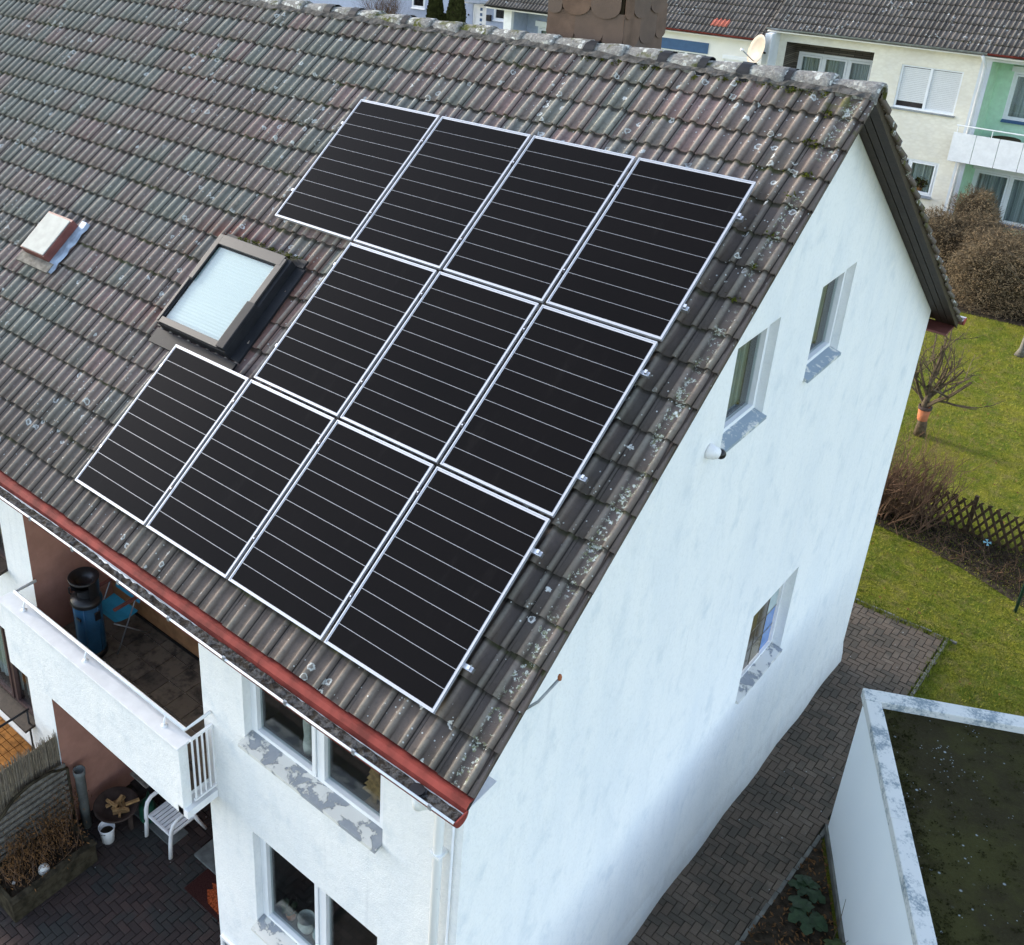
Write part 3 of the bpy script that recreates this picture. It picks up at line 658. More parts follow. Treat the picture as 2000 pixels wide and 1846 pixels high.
# ridge caps with mortar
nr = 40
for i in range(nr):
    x1 = .335 - i * .425; x0 = x1 - .47; mb = MB(); prof = []
    jit = rnd.uniform(-.012, .012); tz = rnd.uniform(-.012, .012)
    for ee, (xx, rr, dz) in enumerate(((x1, .116, .0), (x1 - .03, .122, .004), (x1 - .12, .119, .006), (x0 + .2, .114, 0), (x0, .106, -.004))):
        ring = []
        for k in range(11):
            a = -PI * .62 + PI * 1.24 * k / 10; ww = rr * (1 + rnd.uniform(-.03, .03)); ring.append((xx, YR + jit + math.sin(a) * ww * 1.12, ZR - .138 + math.cos(a) * ww * 1.05 + dz + tz))
        prof.append(ring)
    for q in range(4):
        for k in range(10): mb.poly([prof[q][k], prof[q][k+1], prof[q+1][k+1], prof[q+1][k]])
    for k in range(10):
        a, b = prof[0][k], prof[0][k+1]; c_ = (0, YR + jit, ZR - .138 + tz); ins = lambda p: (p[0] - .002, c_[1] + (p[1] - c_[1]) * .82, c_[2] + (p[2] - c_[2]) * .80); mb.poly([a, b, ins(b), ins(a)])
        a2, b2 = ins(a), ins(b); mb.poly([a2, b2, (b2[0] - .2, b2[1], b2[2]), (a2[0] - .2, a2[1], a2[2])])
    bm_ = bmesh.new(); me = bpy.data.meshes.new('ridge_cap'); me.from_pydata(mb.v, [], mb.f); bm_.from_mesh(me); bmesh.ops.remove_doubles(bm_, verts=bm_.verts, dist=.0005); bmesh.ops.recalc_face_normals(bm_, faces=bm_.faces); bm_.to_mesh(me); bm_.free()
    me.materials.append(M['ridge']); me.shade_smooth(); o = bpy.data.objects.new('ridge_cap', me); col.objects.link(o); attach(o, roof)
for i in range(1, nr):
    if rnd.random() > .45: continue
    xj = .335 - i * .425; mb = MB(); seg = []
    for xx in (xj + .05 + rnd.uniform(0, .03), xj - .02 - rnd.uniform(0, .03)):
        seg.append([(xx + rnd.uniform(-.012, .012), YR + math.sin(-PI * .66 + PI * 1.32 * k / 12) * .142, ZR - .138 + math.cos(-PI * .66 + PI * 1.32 * k / 12) * .134) for k in range(13)])
    for k in range(12): mb.poly([seg[0][k], seg[0][k+1], seg[1][k+1], seg[1][k]])
    mb.build('joint_seal', 'dark_metal', roof, True, recalc=False)
for sgn in (-1, 1):
    mb = MB(); n = 300; pr = []
    for i in range(n + 1):
        x = .28 - 17.2 * i / n; pr.append([(x, YR + sgn * (.09 + .01 * rnd.random()), ZR - .07), (x, YR + sgn * (.130 + .01 * rnd.random()), ZR - .105 + .012 * rnd.random()), (x, YR + sgn * (.160 + .03 * rnd.random() + .02 * math.sin(i * .8)), ZR - .140 + .018 * rnd.random())])
    for i in range(n):
        for k in range(2): mb.poly([pr[i][k], pr[i+1][k], pr[i+1][k+1], pr[i][k+1]])
    mb.build('ridge_mortar', 'mortar', roof, recalc=False)
def clump(mb, c, r, n, up=Vector((0, 0, 1))):
    for _ in range(n):
        p = Vector(c) + Vector((rnd.gauss(0, r), rnd.gauss(0, r), rnd.gauss(0, r * .4))); a = Vector((rnd.uniform(-1, 1), rnd.uniform(-1, 1), rnd.uniform(-.2, 1))).normalized() * r * .7; b = a.cross(Vector((rnd.uniform(-1, 1), rnd.uniform(-1, 1), 1))).normalized() * r * .5
        mb.poly([p - b, p + b, p + a])
mb = MB()
for i in range(26):
    clump(mb, RP(.1 - rnd.random() ** 1.6 * 2.6, 1.24 + rnd.uniform(-.06, .03), -.16), .022, 26)
for k, (uu, ss) in enumerate(((.2, 1.0), (.23, .62), (.18, .65), (.3, .3), (.26, .05), (.3, -.4), (.32, -.75), (.3, -1.1))): clump(mb, RP(uu, ss, -.15), .03, 30)
for j in range(21):
    for i in range(34):
        if rnd.random() < .07 + (.15 if i < 3 else 0): clump(mb, RP(TU1 - TW * i - rnd.choice((.06, .21)) , TS0 + TG * j - .004, -.165), .012, 9)
o = mb.build('moss_cushions', 'moss', roof, recalc=False); o['kind'] = 'stuff'
# rear verge: soffit boards and barge board on both slopes
for sgn in (1, -1):
    for k in range(3):
        x0 = .012 + k * .088; y1 = YR + .415 + (YR if sgn > 0 else YR)
        mb = MB(); ya, za = YR, ZR - .175; yb = YR + sgn * (YR + .385); zb = ZR - .175 - (YR + .385) * TANA
        mb.prism([(x0, ya, za), (x0 + .078, ya, za), (x0 + .078, yb, zb), (x0, yb, zb)], (0, 0, -.018)); mb.build('soffit_board', 'soffit_wood', roof)
    mb = MB(); mb.prism([(.272, YR, ZR - .215), (.272, YR, ZR - .052), (.272, YR + sgn * (YR + .39), ZR - .052 - (YR + .39) * TANA), (.272, YR + sgn * (YR + .39), ZR - .215 - (YR + .39) * TANA)], (.018, 0, 0)); mb.build('barge_board', 'soffit_wood', roof)
# eaves soffit, gutters
MB().box((XL, -.40, 6.00), (.27, -.004, 6.03)).build('eaves_soffit', 'white_paint', house)
MB().box((XL, D + .004, 6.06), (.26, D + .40, 6.09)).build('eaves_soffit', 'brown_red', house)
MB().box((XL, -.425, 6.00), (.27, -.405, 6.17)).build('fascia', 'white_paint', house)
def gutter(yc, zc, sg, lipmat):
    mb = MB(); r = .078; n = 12; xs = [XL] + [-16 + 1.0 * k for k in range(16)] + [.33]
    ring = [(math.cos(PI + PI * k / n) * r, math.sin(PI + PI * k / n) * r) for k in range(n + 1)]
    for i in range(len(xs) - 1):
        for k in range(n):
            z0, z1 = .012 * math.sin(xs[i] * 1.1), .012 * math.sin(xs[i+1] * 1.1)
            mb.poly([(xs[i], yc + sg * ring[k][0], zc + ring[k][1] + z0), (xs[i+1], yc + sg * ring[k][0], zc + ring[k][1] + z1), (xs[i+1], yc + sg * ring[k+1][0], zc + ring[k+1][1] + z1), (xs[i], yc + sg * ring[k+1][0], zc + ring[k+1][1] + z0)])
    g = mb.build('gutter', 'zinc', house, True, recalc=False)
    MB().tube([(x, yc - sg * r, zc + .012 * math.sin(x * 1.1)) for x in xs], .011, 6).build('gutter_lip', lipmat, g, True)
    e = MB(); e.prism([(.33, yc + sg * a * 1.06, zc + b * 1.06 + .012 * math.sin(.36)) for a, b in ring], (.012, 0, 0)); e.build('end_cap', 'red_paint', g)
    sh = MB(); n2 = 12       # painted outer skin
    for i in range(len(xs) - 1):
        for k in range(n2):
            q = lambda xx, kk: (xx, yc + sg * ring[kk][0] * 1.05, zc + ring[kk][1] * 1.05 - .002 + .012 * math.sin(xx * 1.1))
            sh.poly([q(xs[i], k), q(xs[i+1], k), q(xs[i+1], k+1), q(xs[i], k+1)])
    sh.build('gutter_skin', 'red_paint' if sg > 0 else 'brown_red', g, True, recalc=False)
    return g
g1 = gutter(-.545, 6.155, 1, 'white_paint'); gutter(D + .52, 6.155, -1, 'white_paint')
# red drip sheet, in lengths with lapped joints
k = 0; x = .33
while x > XL:
    x2 = max(XL, x - 2.2); dz = .002 * (k % 2); b_ = [(-.375, 6.200), (-.440, 6.204), (-.476, 6.168), (-.479, 6.10)]
    mb = MB()
    for q in range(3): mb.poly([(x, b_[q][0], b_[q][1] + dz), (x2 - .02, b_[q][0], b_[q][1] + dz), (x2 - .02, b_[q+1][0] - dz, b_[q+1][1] + dz), (x, b_[q+1][0] - dz, b_[q+1][1] + dz)])
    mb.build('drip_sheet', 'red_paint', g1, recalc=False); x = x2; k += 1
mb = MB(); n = 260; pr = []
for i in range(n + 1):
    x = .30 - 15.3 * i / n; hh = [6.098 + .018 * rnd.random() + .02 * max(0, math.sin(x * 2.3)) for _ in range(4)]
    pr.append([(x, -.545 + dy, hh[q]) for q, dy in enumerate((-.06, -.02, .02, .06))])
for i in range(n):
    for q in range(3): mb.poly([pr[i][q], pr[i+1][q], pr[i+1][q+1], pr[i][q+1]])
o = mb.build('gutter_debris', 'debris', g1, recalc=False); o['kind'] = 'stuff'
MB().lathe((-.07, -.545, 6.128), [(.0, 0), (.058, .0), (.060, -.012)], 24).build('outlet_shade_disc', 'black_metal', g1)  # flat black disc stands in for the darkness of the open hole
for k in range(18):
    x = .1 - k * .75; MB().box((x, -.635, 6.13), (x + .03, -.618, 6.175)).build('gutter_bracket', 'zinc', g1)
# downpipe at the corner
dp = MB().tube([(-.07, -.545, 6.07), (-.09, -.50, 5.9), (-.19, -.12, 5.55), (-.19, -.075, 5.42), (-.19, -.075, 0.05)], .043, 12).build('downpipe', 'pipe_white', house, True)
for z in (4.9, 3.2, 1.5): MB().box((-.245, -.125, z), (-.135, -.003, z + .03)).build('pipe_clip', 'pipe_white', dp)
MB().tube([(-.085, -.02, 5.9), (-.085, -.02, 0.1)], .012, 6).build('lightning_rod', 'white_paint', house, True)
# bracket arm poking out below the verge
ba = MB().tube([(.004, .62, 6.07), (.09, .80, 6.14), (.22, .86, 6.42)], [.012, .012, .012], 6).build('bracket_arm', 'zinc', house, True)
MB().lathe((.225, .862, 6.44), [(.0, -.025), (.016, -.02), (.018, .01), (.012, .03), (0, .034)], 10).build('arm_tip', 'terracotta', ba, True)
# ---- balcony
bal = MB().box((-6.495, -.412, 3.20), (-3.303, 1.25, 3.345)); bal.box((-3.303, -.42, 3.20), (-3.15, -.005, 3.30)); bal = bal.build('balcony', 'white_paint', house)
par = MB().box((-6.60, -.42, 3.19), (-3.21, -.302, 4.15)).build('parapet', 'stucco', bal, bevel=.008)
cap_ = MB().box((-6.62, -.445, 4.152), (-3.20, -.235, 4.178)).build('parapet_cap', 'white_paint', bal, bevel=.005)
rl = MB().tube([(-6.42, -.003, 4.31), (-6.42, -.292, 4.31), (-3.24, -.292, 4.31), (-3.17, -.01, 4.40)], .021, 8).build('handrail', 'pvc', bal, True)
for x in (-6.2, -4.95, -3.55):
    p_ = MB().tube([(x, -.325, 4.178), (x, -.325, 4.24), (x, -.295, 4.30)], .012, 8).build('rail_post', 'pvc', bal, True); MB().lathe((x, -.325, 4.179), [(.035, 0), (.035, .008), (.02, .014), (.012, .016)], 12).build('post_foot', 'white_paint', p_, True)
MB().box((-3.185, -.30, 4.205), (-3.155, -.005, 4.23)).build('side_rail', 'white_paint', bal); MB().box((-3.185, -.30, 3.36), (-3.155, -.005, 3.385)).build('side_rail', 'white_paint', bal)
for k in range(5):
    y = -.285 + k * .066; MB().box((-3.178, y, 3.387), (-3.162, y + .018, 4.203)).build('baluster', 'white_paint', bal)
for i in range(11):
    for j in range(5):
        x0, y0 = -6.49 + i * .29, -.30 + j * .31
        if x0 + .28 < -3.3: MB().box((x0 + .004, y0 + .004, 3.347), (x0 + .286, y0 + .306, 3.358 + rnd.uniform(0, .003))).build('floor_tile', 'floor_tile', bal)
bw = MB().box((-6.495, 1.10, 3.346), (-3.303, 1.32, 6.05)).build('loggia_back_wall', 'ochre_wood', house)
MB().box((-6.49, 1.08, 3.362), (-3.31, 1.098, 3.40)).build('skirting', 'black_metal', bw)
# ---- chimney clad in brown shingles
CX0, CX1, CY0, CY1 = -3.40, -2.48, 5.62, 6.52
ch = MB().box((CX0 + .02, CY0 + .02, 9.2), (CX1 - .02, CY1 - .02, 12.6)).build('chimney', 'hedge_core', house)
def shingle(F, a, z, wd, ht, tilt):
    mb = MB(); pts = [(a, z + ht), (a + wd, z + ht)]
    for k in range(9):
        q = PI * k / 8; pts.append((a + wd/2 + wd/2 * math.cos(q) , z + wd * .32 - wd * .32 * math.sin(q)))
    front = [F(x, .012 + tilt * (1 - (y - z) / ht), y) for x, y in pts]
    mb.prism(front, Vector(F(0, -.008, 0)) - Vector(F(0, 0, 0))); mb.build('shingle', 'shingle', ch)
FCf = lambda a, d, z: (a, CY0 - d, z); FCr = lambda a, d, z: (CX1 + d, a, z)
for FX, a0, a1 in ((FCf, CX0 - .02, CX1 + .02), (FCr, CY0 - .02, CY1 + .02)):
    for j in range(12):
        z = 9.17 + j * .29; wd = .36; x = a0 - (j % 2) * .18
        while x < a1 - .02:
            l, r = max(x, a0), min(x + wd, a1)
            if r - l > .1: shingle(FX, l, z + rnd.uniform(-.015, .015), r - l, .36, .016)
            x += wd
# ---- solar panels
strip = bpy.data.meshes.new('cell_strip')
sb = MB(); sh_ = (PL - .05) / 10; sb.box((0, 0, 0), (PW - .048, sh_ - .0042, .0015)); strip.from_pydata(sb.v, [], sb.f); strip.materials.append(M['cells'])
place = ['fourth panel from the gable', 'third panel from the gable', 'second panel from the gable', 'panel nearest the gable']
rown = ['row just below the ridge', 'middle row beside the roof window', 'row just above the gutter']
for (ri, c, u0, u1, s0, s1) in PANELS:
    fr_ = frame_of(RP(u0, s0, 0), (1, 0, 0), (0, CA, SA)); T = lambda x, y, z: tuple(fr_ @ Vector((x, y, z)))
    lab = 'black solar panel, %s in the %s' % (place[c].replace('panel ', ''), rown[ri]) if c == 3 else 'black solar panel, %s in the %s' % (place[c].replace(' panel', ''), rown[ri])
    pn = thing('solar_panel', RP(u0, s0, -.04), lab, 'solar panel', 'solar panels on the roof')
    mb = MB(); w_ = .011
    for a, b in (((0, 0), (w_, PL)), ((PW - w_, 0), (PW, PL)), ((w_, 0), (PW - w_, w_)), ((w_, PL - w_), (PW - w_, PL))): mb.box((a[0], a[1], -.035), (b[0], b[1], 0), T)
    mb.build('frame', 'alu_frame', pn)
    MB().box((w_, w_, -.012), (PW - w_, PL - w_, -.0045), T).build('backsheet', 'backsheet', pn)
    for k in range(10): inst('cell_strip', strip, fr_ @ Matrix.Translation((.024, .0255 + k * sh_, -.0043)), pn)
for k, (ss, c0) in enumerate(((-.372, 0), (-1.38, 0), (-2.072, 1), (-3.128, 1), (-3.84, 0), (-4.884, 0))):
    u0 = -4 * PW - 3 * GX + c0 * (PW + GX) - .035; u1 = .05
    rt_ = thing('mounting_rail', RP(u0, ss, -.08), 'silver mounting rail under the %s, the %s one' % (rown[k // 2].replace(' beside the roof window', '').replace('row', 'panel row', 1), ('upper', 'lower')[k % 2]), 'rail', 'mounting rails under the solar panels')
    fr_ = frame_of(RP(0, ss, 0), (1, 0, 0), (0, CA, SA)); T = lambda x, y, z: tuple(fr_ @ Vector((x, y, z)))
    MB().box((u0, -.02, -.078), (u1, .02, -.037), T).box((u0 - .0, -.012, -.036), (u0 + .0, -.012, -.036), T).build('rail', 'alu', rt_)
    MB().box((u1 - .035, -.016, -.036), (u1 - .012, .016, .003), T).build('end_clamp', 'alu', rt_)
    MB().box((u0 + .004, -.016, -.036), (u0 + .028, .016, .003), T).build('end_clamp', 'alu', rt_)
    ro = (0, -.019, -.0296)[k // 2]
    for c in range(c0, 3):
        uu = -4 * PW - 3 * GX + (c + 1) * (PW + GX) - GX / 2 + ro; MB().box((uu - .014, -.03, -.034), (uu + .014, .03, .004), T).build('mid_clamp', 'black_metal', rt_); MB().box((uu - .006, -.006, .004), (uu + .006, .006, .010), T).build('bolt', 'alu', rt_)
    for q in range(int((u1 - u0) / 1.2)):
        uu = u0 + .5 + q * 1.2; MB().box((uu, -.03, -.15), (uu + .03, .06, -.079), T).build('roof_hook', 'zinc', rt_)
# ---- roof window
a0, a1, b0, b1 = SKY
fr_ = frame_of(RP(0, 0, 0), (1, 0, 0), (0, CA, SA)); T = lambda x, y, z: tuple(fr_ @ Vector((x, y, z)))
rw = thing('roof_window', RP(a0, b0, -.2), 'grey framed roof window with closed white blind left of the solar panels', 'roof window')
MB().box((a0 - .05, b0 - .20, -.155), (a1 + .12, b0 - .02, -.125), T).box((a0 - .08, b0, -.16), (a0 + .0, b1, -.12), T).box((a1, b0, -.16), (a1 + .13, b1, -.128), T).box((a0 - .05, b1, -.15), (a1 + .10, b1 + .10, -.115), T).build('flashing', 'dark_metal', rw)
fm = MB().box((a0, b0, -.17), (a0 + .05, b1, -.01), T).box((a1 - .10, b0, -.17), (a1, b1, -.02), T).box((a0 + .05, b0, -.17), (a1 - .1, b0 + .07, -.025), T).box((a0 + .05, b1 - .12, -.17), (a1 - .1, b1, -.012), T); fm.build('frame', 'dark_metal', rw, bevel=.006)
MB().box((a0 - .004, b0 + .62, -.008), (a0 + .062, b1 + .01, .012), T).build('cover', 'grey_metal', rw, bevel=.004)
MB().box((a0 + .064, b1 - .115, -.010), (a1 - .08, b1 + .012, .014), T).build('cover', 'grey_metal', rw, bevel=.004)
MB().box((a1 - .13, b0 + .58, -.012), (a1 - .045, b1 - .02, .012), T).build('cover', 'grey_metal', rw, bevel=.004)
MB().box((a1 - .115, b0 + .01, -.016), (a1 + .01, b0 + .60, .052), T).build('cover', 'dark_metal', rw, bevel=.01)
MB().box((a0 + .04, b0 + .01, -.02), (a1 - .12, b0 + .085, .006), T).build('cover', 'grey_metal', rw, bevel=.004)
MB().box((a0 - .002, b0 + .02, -.008), (a0 + .03, b0 + .61, .012), T).build('cover', 'grey_metal', rw, bevel=.004)
MB().box((a0 + .05, b0 + .07, -.03), (a1 - .10, b1 - .12, -.024), T).build('pane', 'glass', rw)
mb = MB(); n = 26
for k in range(n):
    y0 = b0 + .075 + (b1 - b0 - .20) * k / n; y1 = b0 + .075 + (b1 - b0 - .20) * (k + 1) / n; mb.poly([T(a0 + .05, y0, -.045), T(a1 - .1, y0, -.045), T(a1 - .1, (y0 + y1) / 2, -.041), T(a0 + .05, (y0 + y1) / 2, -.041)]); mb.poly([T(a0 + .05, (y0 + y1) / 2, -.041), T(a1 - .1, (y0 + y1) / 2, -.041), T(a1 - .1, y1, -.045), T(a0 + .05, y1, -.045)])
mb.build('blind', 'blind', rw, recalc=False)
mb = MB()
for k in range(34): clump(mb, RP(a0 + .2 + .95 * rnd.random(), b1 + .05 + rnd.uniform(-.02, .03), -.06), .022, 18)
o = mb.build('moss_line', 'moss', rw, recalc=False); o['kind'] = 'stuff'
# ---- roof hatch
a0, a1, b0, b1 = HAT
rh = thing('roof_hatch', RP(a0, b0, -.2), 'small roof hatch with cream lid and blue lead flashing', 'roof hatch')
MB().box((a0, b0, -.17), (a1, b1, .012), T).build('curb', 'brown_red', rh, bevel=.004)
MB().box((a0 + .025, b0 + .01, .013), (a1 - .02, b1 - .03, .028), T).build('lid', 'cream_box', rh, bevel=.005)
MB().box((a0 - .06, b0 - .14, -.13), (a1 + .10, b0 - .002, -.095), T).build('apron', 'grey_wood', rh, bevel=.004)
mb = MB(); n = 10
for k in range(n):
    y0 = b0 - .12 + (b1 - b0 + .2) * k / n; y1 = b0 - .12 + (b1 - b0 + .2) * (k + 1) / n; e0, e1 = .09 + .02 * math.sin(k * 2.2), .09 + .02 * math.sin((k + 1) * 2.2)
    mb.poly([T(a1 + .002, y0, -.10), T(a1 + e0, y0, -.105), T(a1 + e1, y1, -.105), T(a1 + .002, y1, -.10)]); mb.poly([T(a1 + e0, y0, -.105), T(a1 + e0 + .05, y0, -.13), T(a1 + e1 + .05, y1, -.13), T(a1 + e1, y1, -.105)])
mb.build('flashing', 'lead', rh, recalc=False)
# ---- camera on the gable
sc = thing('security_camera', (0, 3.62, 7.2), 'small white dome security camera on the gable below the attic window', 'security camera')
ax = Vector((.75, .55, -.35)).normalized()
MB().lathe((.0, 3.62, 7.22), [(.0, 0), (.075, .002), (.075, .02), (.062, .075), (.05, .085)], 20, (1, 0, 0)).build('housing', 'white_plastic', sc, True)
MB().lathe(Vector((.07, 3.635, 7.215)), [(.058, -.03), (.058, .01), (.05, .025), (.0, .026)], 20, ax).build('barrel', 'white_plastic', sc, True)
MB().lathe(Vector((.10, 3.675, 7.20)), [(.001, -.05)] + [(.05 * math.sin(PI * k / 10), -.05 * math.cos(PI * k / 10)) for k in range(1, 10)] + [(.001, .05)], 16).build('lens', 'black_metal', sc, True)
# ---------------------------------------------------------------- balcony things
hb = Vector((-5.86, .32, 3.36))
ht = thing('patio_heater', hb, 'tall blue barrel stove with black hood standing on the balcony', 'stove')
MB().lathe(hb, [(.0, .0), (.19, 0), (.19, .06), (.175, .075)], 28).build('base', 'black_metal', ht, True)
MB().lathe(hb, [(.172, .06), (.172, .76), (.165, .775)], 28).build('body', 'blue_enamel', ht, True)
for k in range(6):
    a = k * PI / 3 + .2; x, y = hb.x + .172 * math.cos(a), hb.y + .172 * math.sin(a); MB().tube([(x, y, hb.z + .08), (x, y, hb.z + .76)], .006, 6).build('seam', 'blue_enamel', ht, True)
MB().lathe(hb, [(.19, .765), (.195, .80), (.19, .83), (.12, .87), (.10, .872), (.0, .872)], 28).build('collar', 'black_metal', ht, True)
MB().lathe(hb + Vector((0, 0, .872)), [(.10, 0), (.10, .12), (.165, .14)], 28).build('burner', 'dark_metal', ht, True)
MB().lathe(hb + Vector((0, 0, .90)), [(.17, -.02), (.178, .22)], 20, None, -.3, PI * 1.25).build('wind_shield', 'black_metal', ht, True)
MB().lathe(hb + Vector((0, 0, 1.10)), [(.182, .0), (.19, .03), (.182, .035), (.10, -.03), (.09, -.05), (0, -.05)], 28).build('hood', 'black_metal', ht, True)
MB().tube([(hb.x - .18, hb.y - .06, hb.z + .76), (hb.x - .24, hb.y - .08, hb.z + .80), (hb.x - .24, hb.y - .08, hb.z + .88), (hb.x - .18, hb.y - .06, hb.z + .90)], .01, 6).build('handle', 'black_metal', ht, True)
for dx in (.0,):
    MB().box((hb.x + .02, hb.y - .182, hb.z + .60), (hb.x + .10, hb.y - .165, hb.z + .63)).build('slot', 'black_metal', ht); MB().box((hb.x + .162, hb.y - .02, hb.z + .56), (hb.x + .186, hb.y + .06, hb.z + .68)).build('latch', 'black_metal', ht, bevel=.008)
fc = thing('folding_chair', (-5.75, .8, 3.36), 'bright blue folding sling chair behind the barrel stove on the balcony', 'chair')
mb = MB(); pr = [(.50, 3.84), (.58, 3.81), (.72, 3.79), (.85, 3.81)]
for k in range(3): mb.poly([(-6.08, pr[k][0], pr[k][1]), (-5.58, pr[k][0], pr[k][1]), (-5.58, pr[k+1][0], pr[k+1][1]), (-6.08, pr[k+1][0], pr[k+1][1])])
mb.build('seat', 'blue_cloth', fc, True, recalc=False)
mb = MB(); pr = [(.88, 3.90), (.94, 4.09), (.98, 4.29), (1.02, 4.40)]
for k in range(3): mb.poly([(-6.08, pr[k][0], pr[k][1]), (-5.58, pr[k][0], pr[k][1]), (-5.58, pr[k+1][0], pr[k+1][1]), (-6.08, pr[k+1][0], pr[k+1][1])])
mb.build('backrest', 'blue_cloth', fc, True, recalc=False)
for x in (-6.09, -5.57):
    MB().tube([(x, .48, 3.362), (x, 1.03, 4.42)], .009, 6).build('leg', 'zinc', fc, True); MB().tube([(x, 1.0, 3.362), (x, .48, 3.84)], .009, 6).build('leg', 'zinc', fc, True)
    MB().box((x - .02, .50, 4.02), (x + .02, .94, 4.045)).build('armrest', 'brown_red', fc)
# ---------------------------------------------------------------- things behind the street windows
def on_sill(name, loc, prof, mat, label, cat, n=16, parts=()):
    t_ = thing(name, loc, label, cat); MB().lathe(loc, prof, n).build('body', mat, t_, True); return t_
zs = 4.46
on_sill('vase', (-2.02, .26, zs), [(0, 0), (.05, 0), (.06, .1), (.045, .22), (.055, .38), (.05, .48), (.04, .5)], 'pottery', 'tall pale spotted vase behind the upper facade window', 'vase')
ft = thing('wooden_fir', (-1.16, .25, zs), 'pale wooden fir tree figure behind the upper facade window', 'ornament')
pts = [(-.03, 0), (.03, 0), (.03, .08)]
for k in range(5): wd = .15 - k * .026; z = .08 + k * .085; pts += [(wd, z), (wd * .55, z + .085)]
pts.append((0, .56)); pts += [(-x, z) for x, z in reversed(pts[2:-1])]
MB().prism([(-1.16 + x, .24, zs + z) for x, z in pts], (0, .025, 0)).build('board', 'log_wood', ft)
MB().box((-1.24, .20, zs - .008), (-1.08, .31, zs)).build('foot', 'log_wood', ft)
def leafy(mb, c, r, n, sz):
    for _ in range(n):
        d = Vector((rnd.gauss(0, 1), rnd.gauss(0, 1), rnd.gauss(0, 1))).normalized(); p = Vector(c) + d * r * rnd.uniform(.3, 1); a = Vector((rnd.gauss(0, 1), rnd.gauss(0, 1), rnd.gauss(0, .6))).normalized() * sz; b = a.cross(d).normalized() * sz * .35
        mb.poly([p - a * .5, p + b, p + a * .5, p - b])
zs = 1.74
on_sill('glass_vase', (-2.12, .27, zs), [(.0, 0), (.06, 0), (.1, .09), (.09, .17), (.10, .2)], 'pottery', 'round pale bowl behind the lower facade window', 'bowl')
on_sill('glass_jar', (-1.95, .30, zs), [(.0, 0), (.07, 0), (.085, .06), (.06, .13), (.045, .14)], 'stain_pale', 'small squat jar beside the bowl behind the lower window', 'jar')
for nm, x, lab, mt in (('houseplant', -1.38, 'purple flowering pot plant behind the lower facade window', 'purple_petal'), ('houseplant', -2.35, 'green leafy pot plant in the corner of the lower window', 'green_leaf'), ):
    t_ = thing(nm, (x, .26, zs), lab, 'plant'); MB().lathe((x, .26, zs), [(0, 0), (.05, 0), (.065, .1), (.0, .095)], 14).build('pot', 'terracotta', t_, True)
    mb = MB(); leafy(mb, (x, .26, zs + .18), .1, 60, .09); mb.build('leaves', 'green_leaf', t_, recalc=False)
    if mt != 'green_leaf': mb = MB(); leafy(mb, (x, .25, zs + .26), .09, 50, .06); mb.build('flowers', mt, t_, recalc=False)
# ---------------------------------------------------------------- patio things
wc = thing('garden_chair', (-5.3, .9, .034), 'white plastic slatted garden chair on the patio under the balcony', 'chair')
Z0 = .036
for sg, x in ((-1, -5.58), (1, -5.06)):
    pth = [(x + sg*.0, .60, Z0), (x, .62, .30), (x + sg*.01, .645, .52), (x + sg*.015, .68, .61), (x + sg*.02, .75, .655), (x + sg*.02, .90, .66), (x + sg*.01, 1.06, .65), (x - sg*.01, 1.13, .63)]
    mb = MB(); mb.tube(pth, [.034, .034, .034, .036, .036, .036, .034, .03], 8, flat=.62); mb.build('arm', 'white_plastic', wc, True)
    MB().tube([(x - sg*.02, 1.24, Z0), (x - sg*.03, 1.12, .30), (x - sg*.03, 1.06, .45)], [.022, .028, .03], 8, flat=.7).build('leg', 'white_plastic', wc, True)
MB().box((-5.55, .63, .395), (-5.09, .67, .435)).box((-5.55, 1.03, .375), (-5.09, 1.06, .41)).box((-5.565, .66, .385), (-5.535, 1.05, .425)).box((-5.105, .66, .385), (-5.075, 1.05, .425)).build('seat_frame', 'white_plastic', wc, bevel=.01)
for k in range(7):
    x = -5.53 + k * .0615; MB().box((x, .665, .418), (x + .046, 1.04, .43)).build('seat_slat', 'white_plastic', wc)
for k in range(6):
    x = -5.52 + k * .072; mb = MB(); mb.prism([(x, 1.05, .44), (x + .05, 1.05, .44), (x + .05, 1.2, .86), (x, 1.2, .86)], (0, .014, .004)); mb.build('back_slat', 'white_plastic', wc)
MB().tube([(-5.58, 1.12, .63), (-5.55, 1.19, .84), (-5.32, 1.225, .90), (-5.09, 1.19, .84), (-5.06, 1.12, .63)], .024, 8).build('back_frame', 'white_plastic', wc, True)
bk = thing('bucket', (-5.92, .2, .036), 'white plastic bucket on the patio paving by the fire bowl', 'bucket')
MB().lathe((-5.92, .2, .036), [(.0, .0), (.088, 0), (.105, .20), (.112, .24), (.116, .25), (.108, .252), (.10, .20), (.085, .02), (0, .02)], 24).build('body', 'white_plastic', bk, True)
MB().tube([(-5.92 + .118 * math.cos(PI * (.75 + k / 8)), .2 + .118 * math.sin(PI * (.75 + k / 8)), .036 + .215 - .03 * math.sin(PI * k / 8)) for k in range(9)], .004, 5).build('handle', 'dark_metal', bk, True)
MB().lathe((-5.92, .2, .036), [(.0, .15), (.095, .15)], 20).build('contents', 'soil', bk)
fb = thing('fire_bowl', (-6.02, .45, .036), 'rusty iron fire bowl on legs holding split firewood', 'fire bowl')
MB().lathe((-6.02, .45, .42), [(.0, -.13), (.12, -.12), (.22, -.075), (.30, 0), (.315, .0), (.3, .012), (.22, -.055), (.12, -.10), (0, -.11)], 28).build('bowl', 'rust_iron', fb, True)
for k in range(3): a = .4 + k * 2*PI/3; MB().box((-6.02 + .2*math.cos(a) - .025, .45 + .2*math.sin(a) - .025, .036), (-6.02 + .2*math.cos(a) + .025, .45 + .2*math.sin(a) + .025, .335)).build('leg', 'rust_iron', fb)
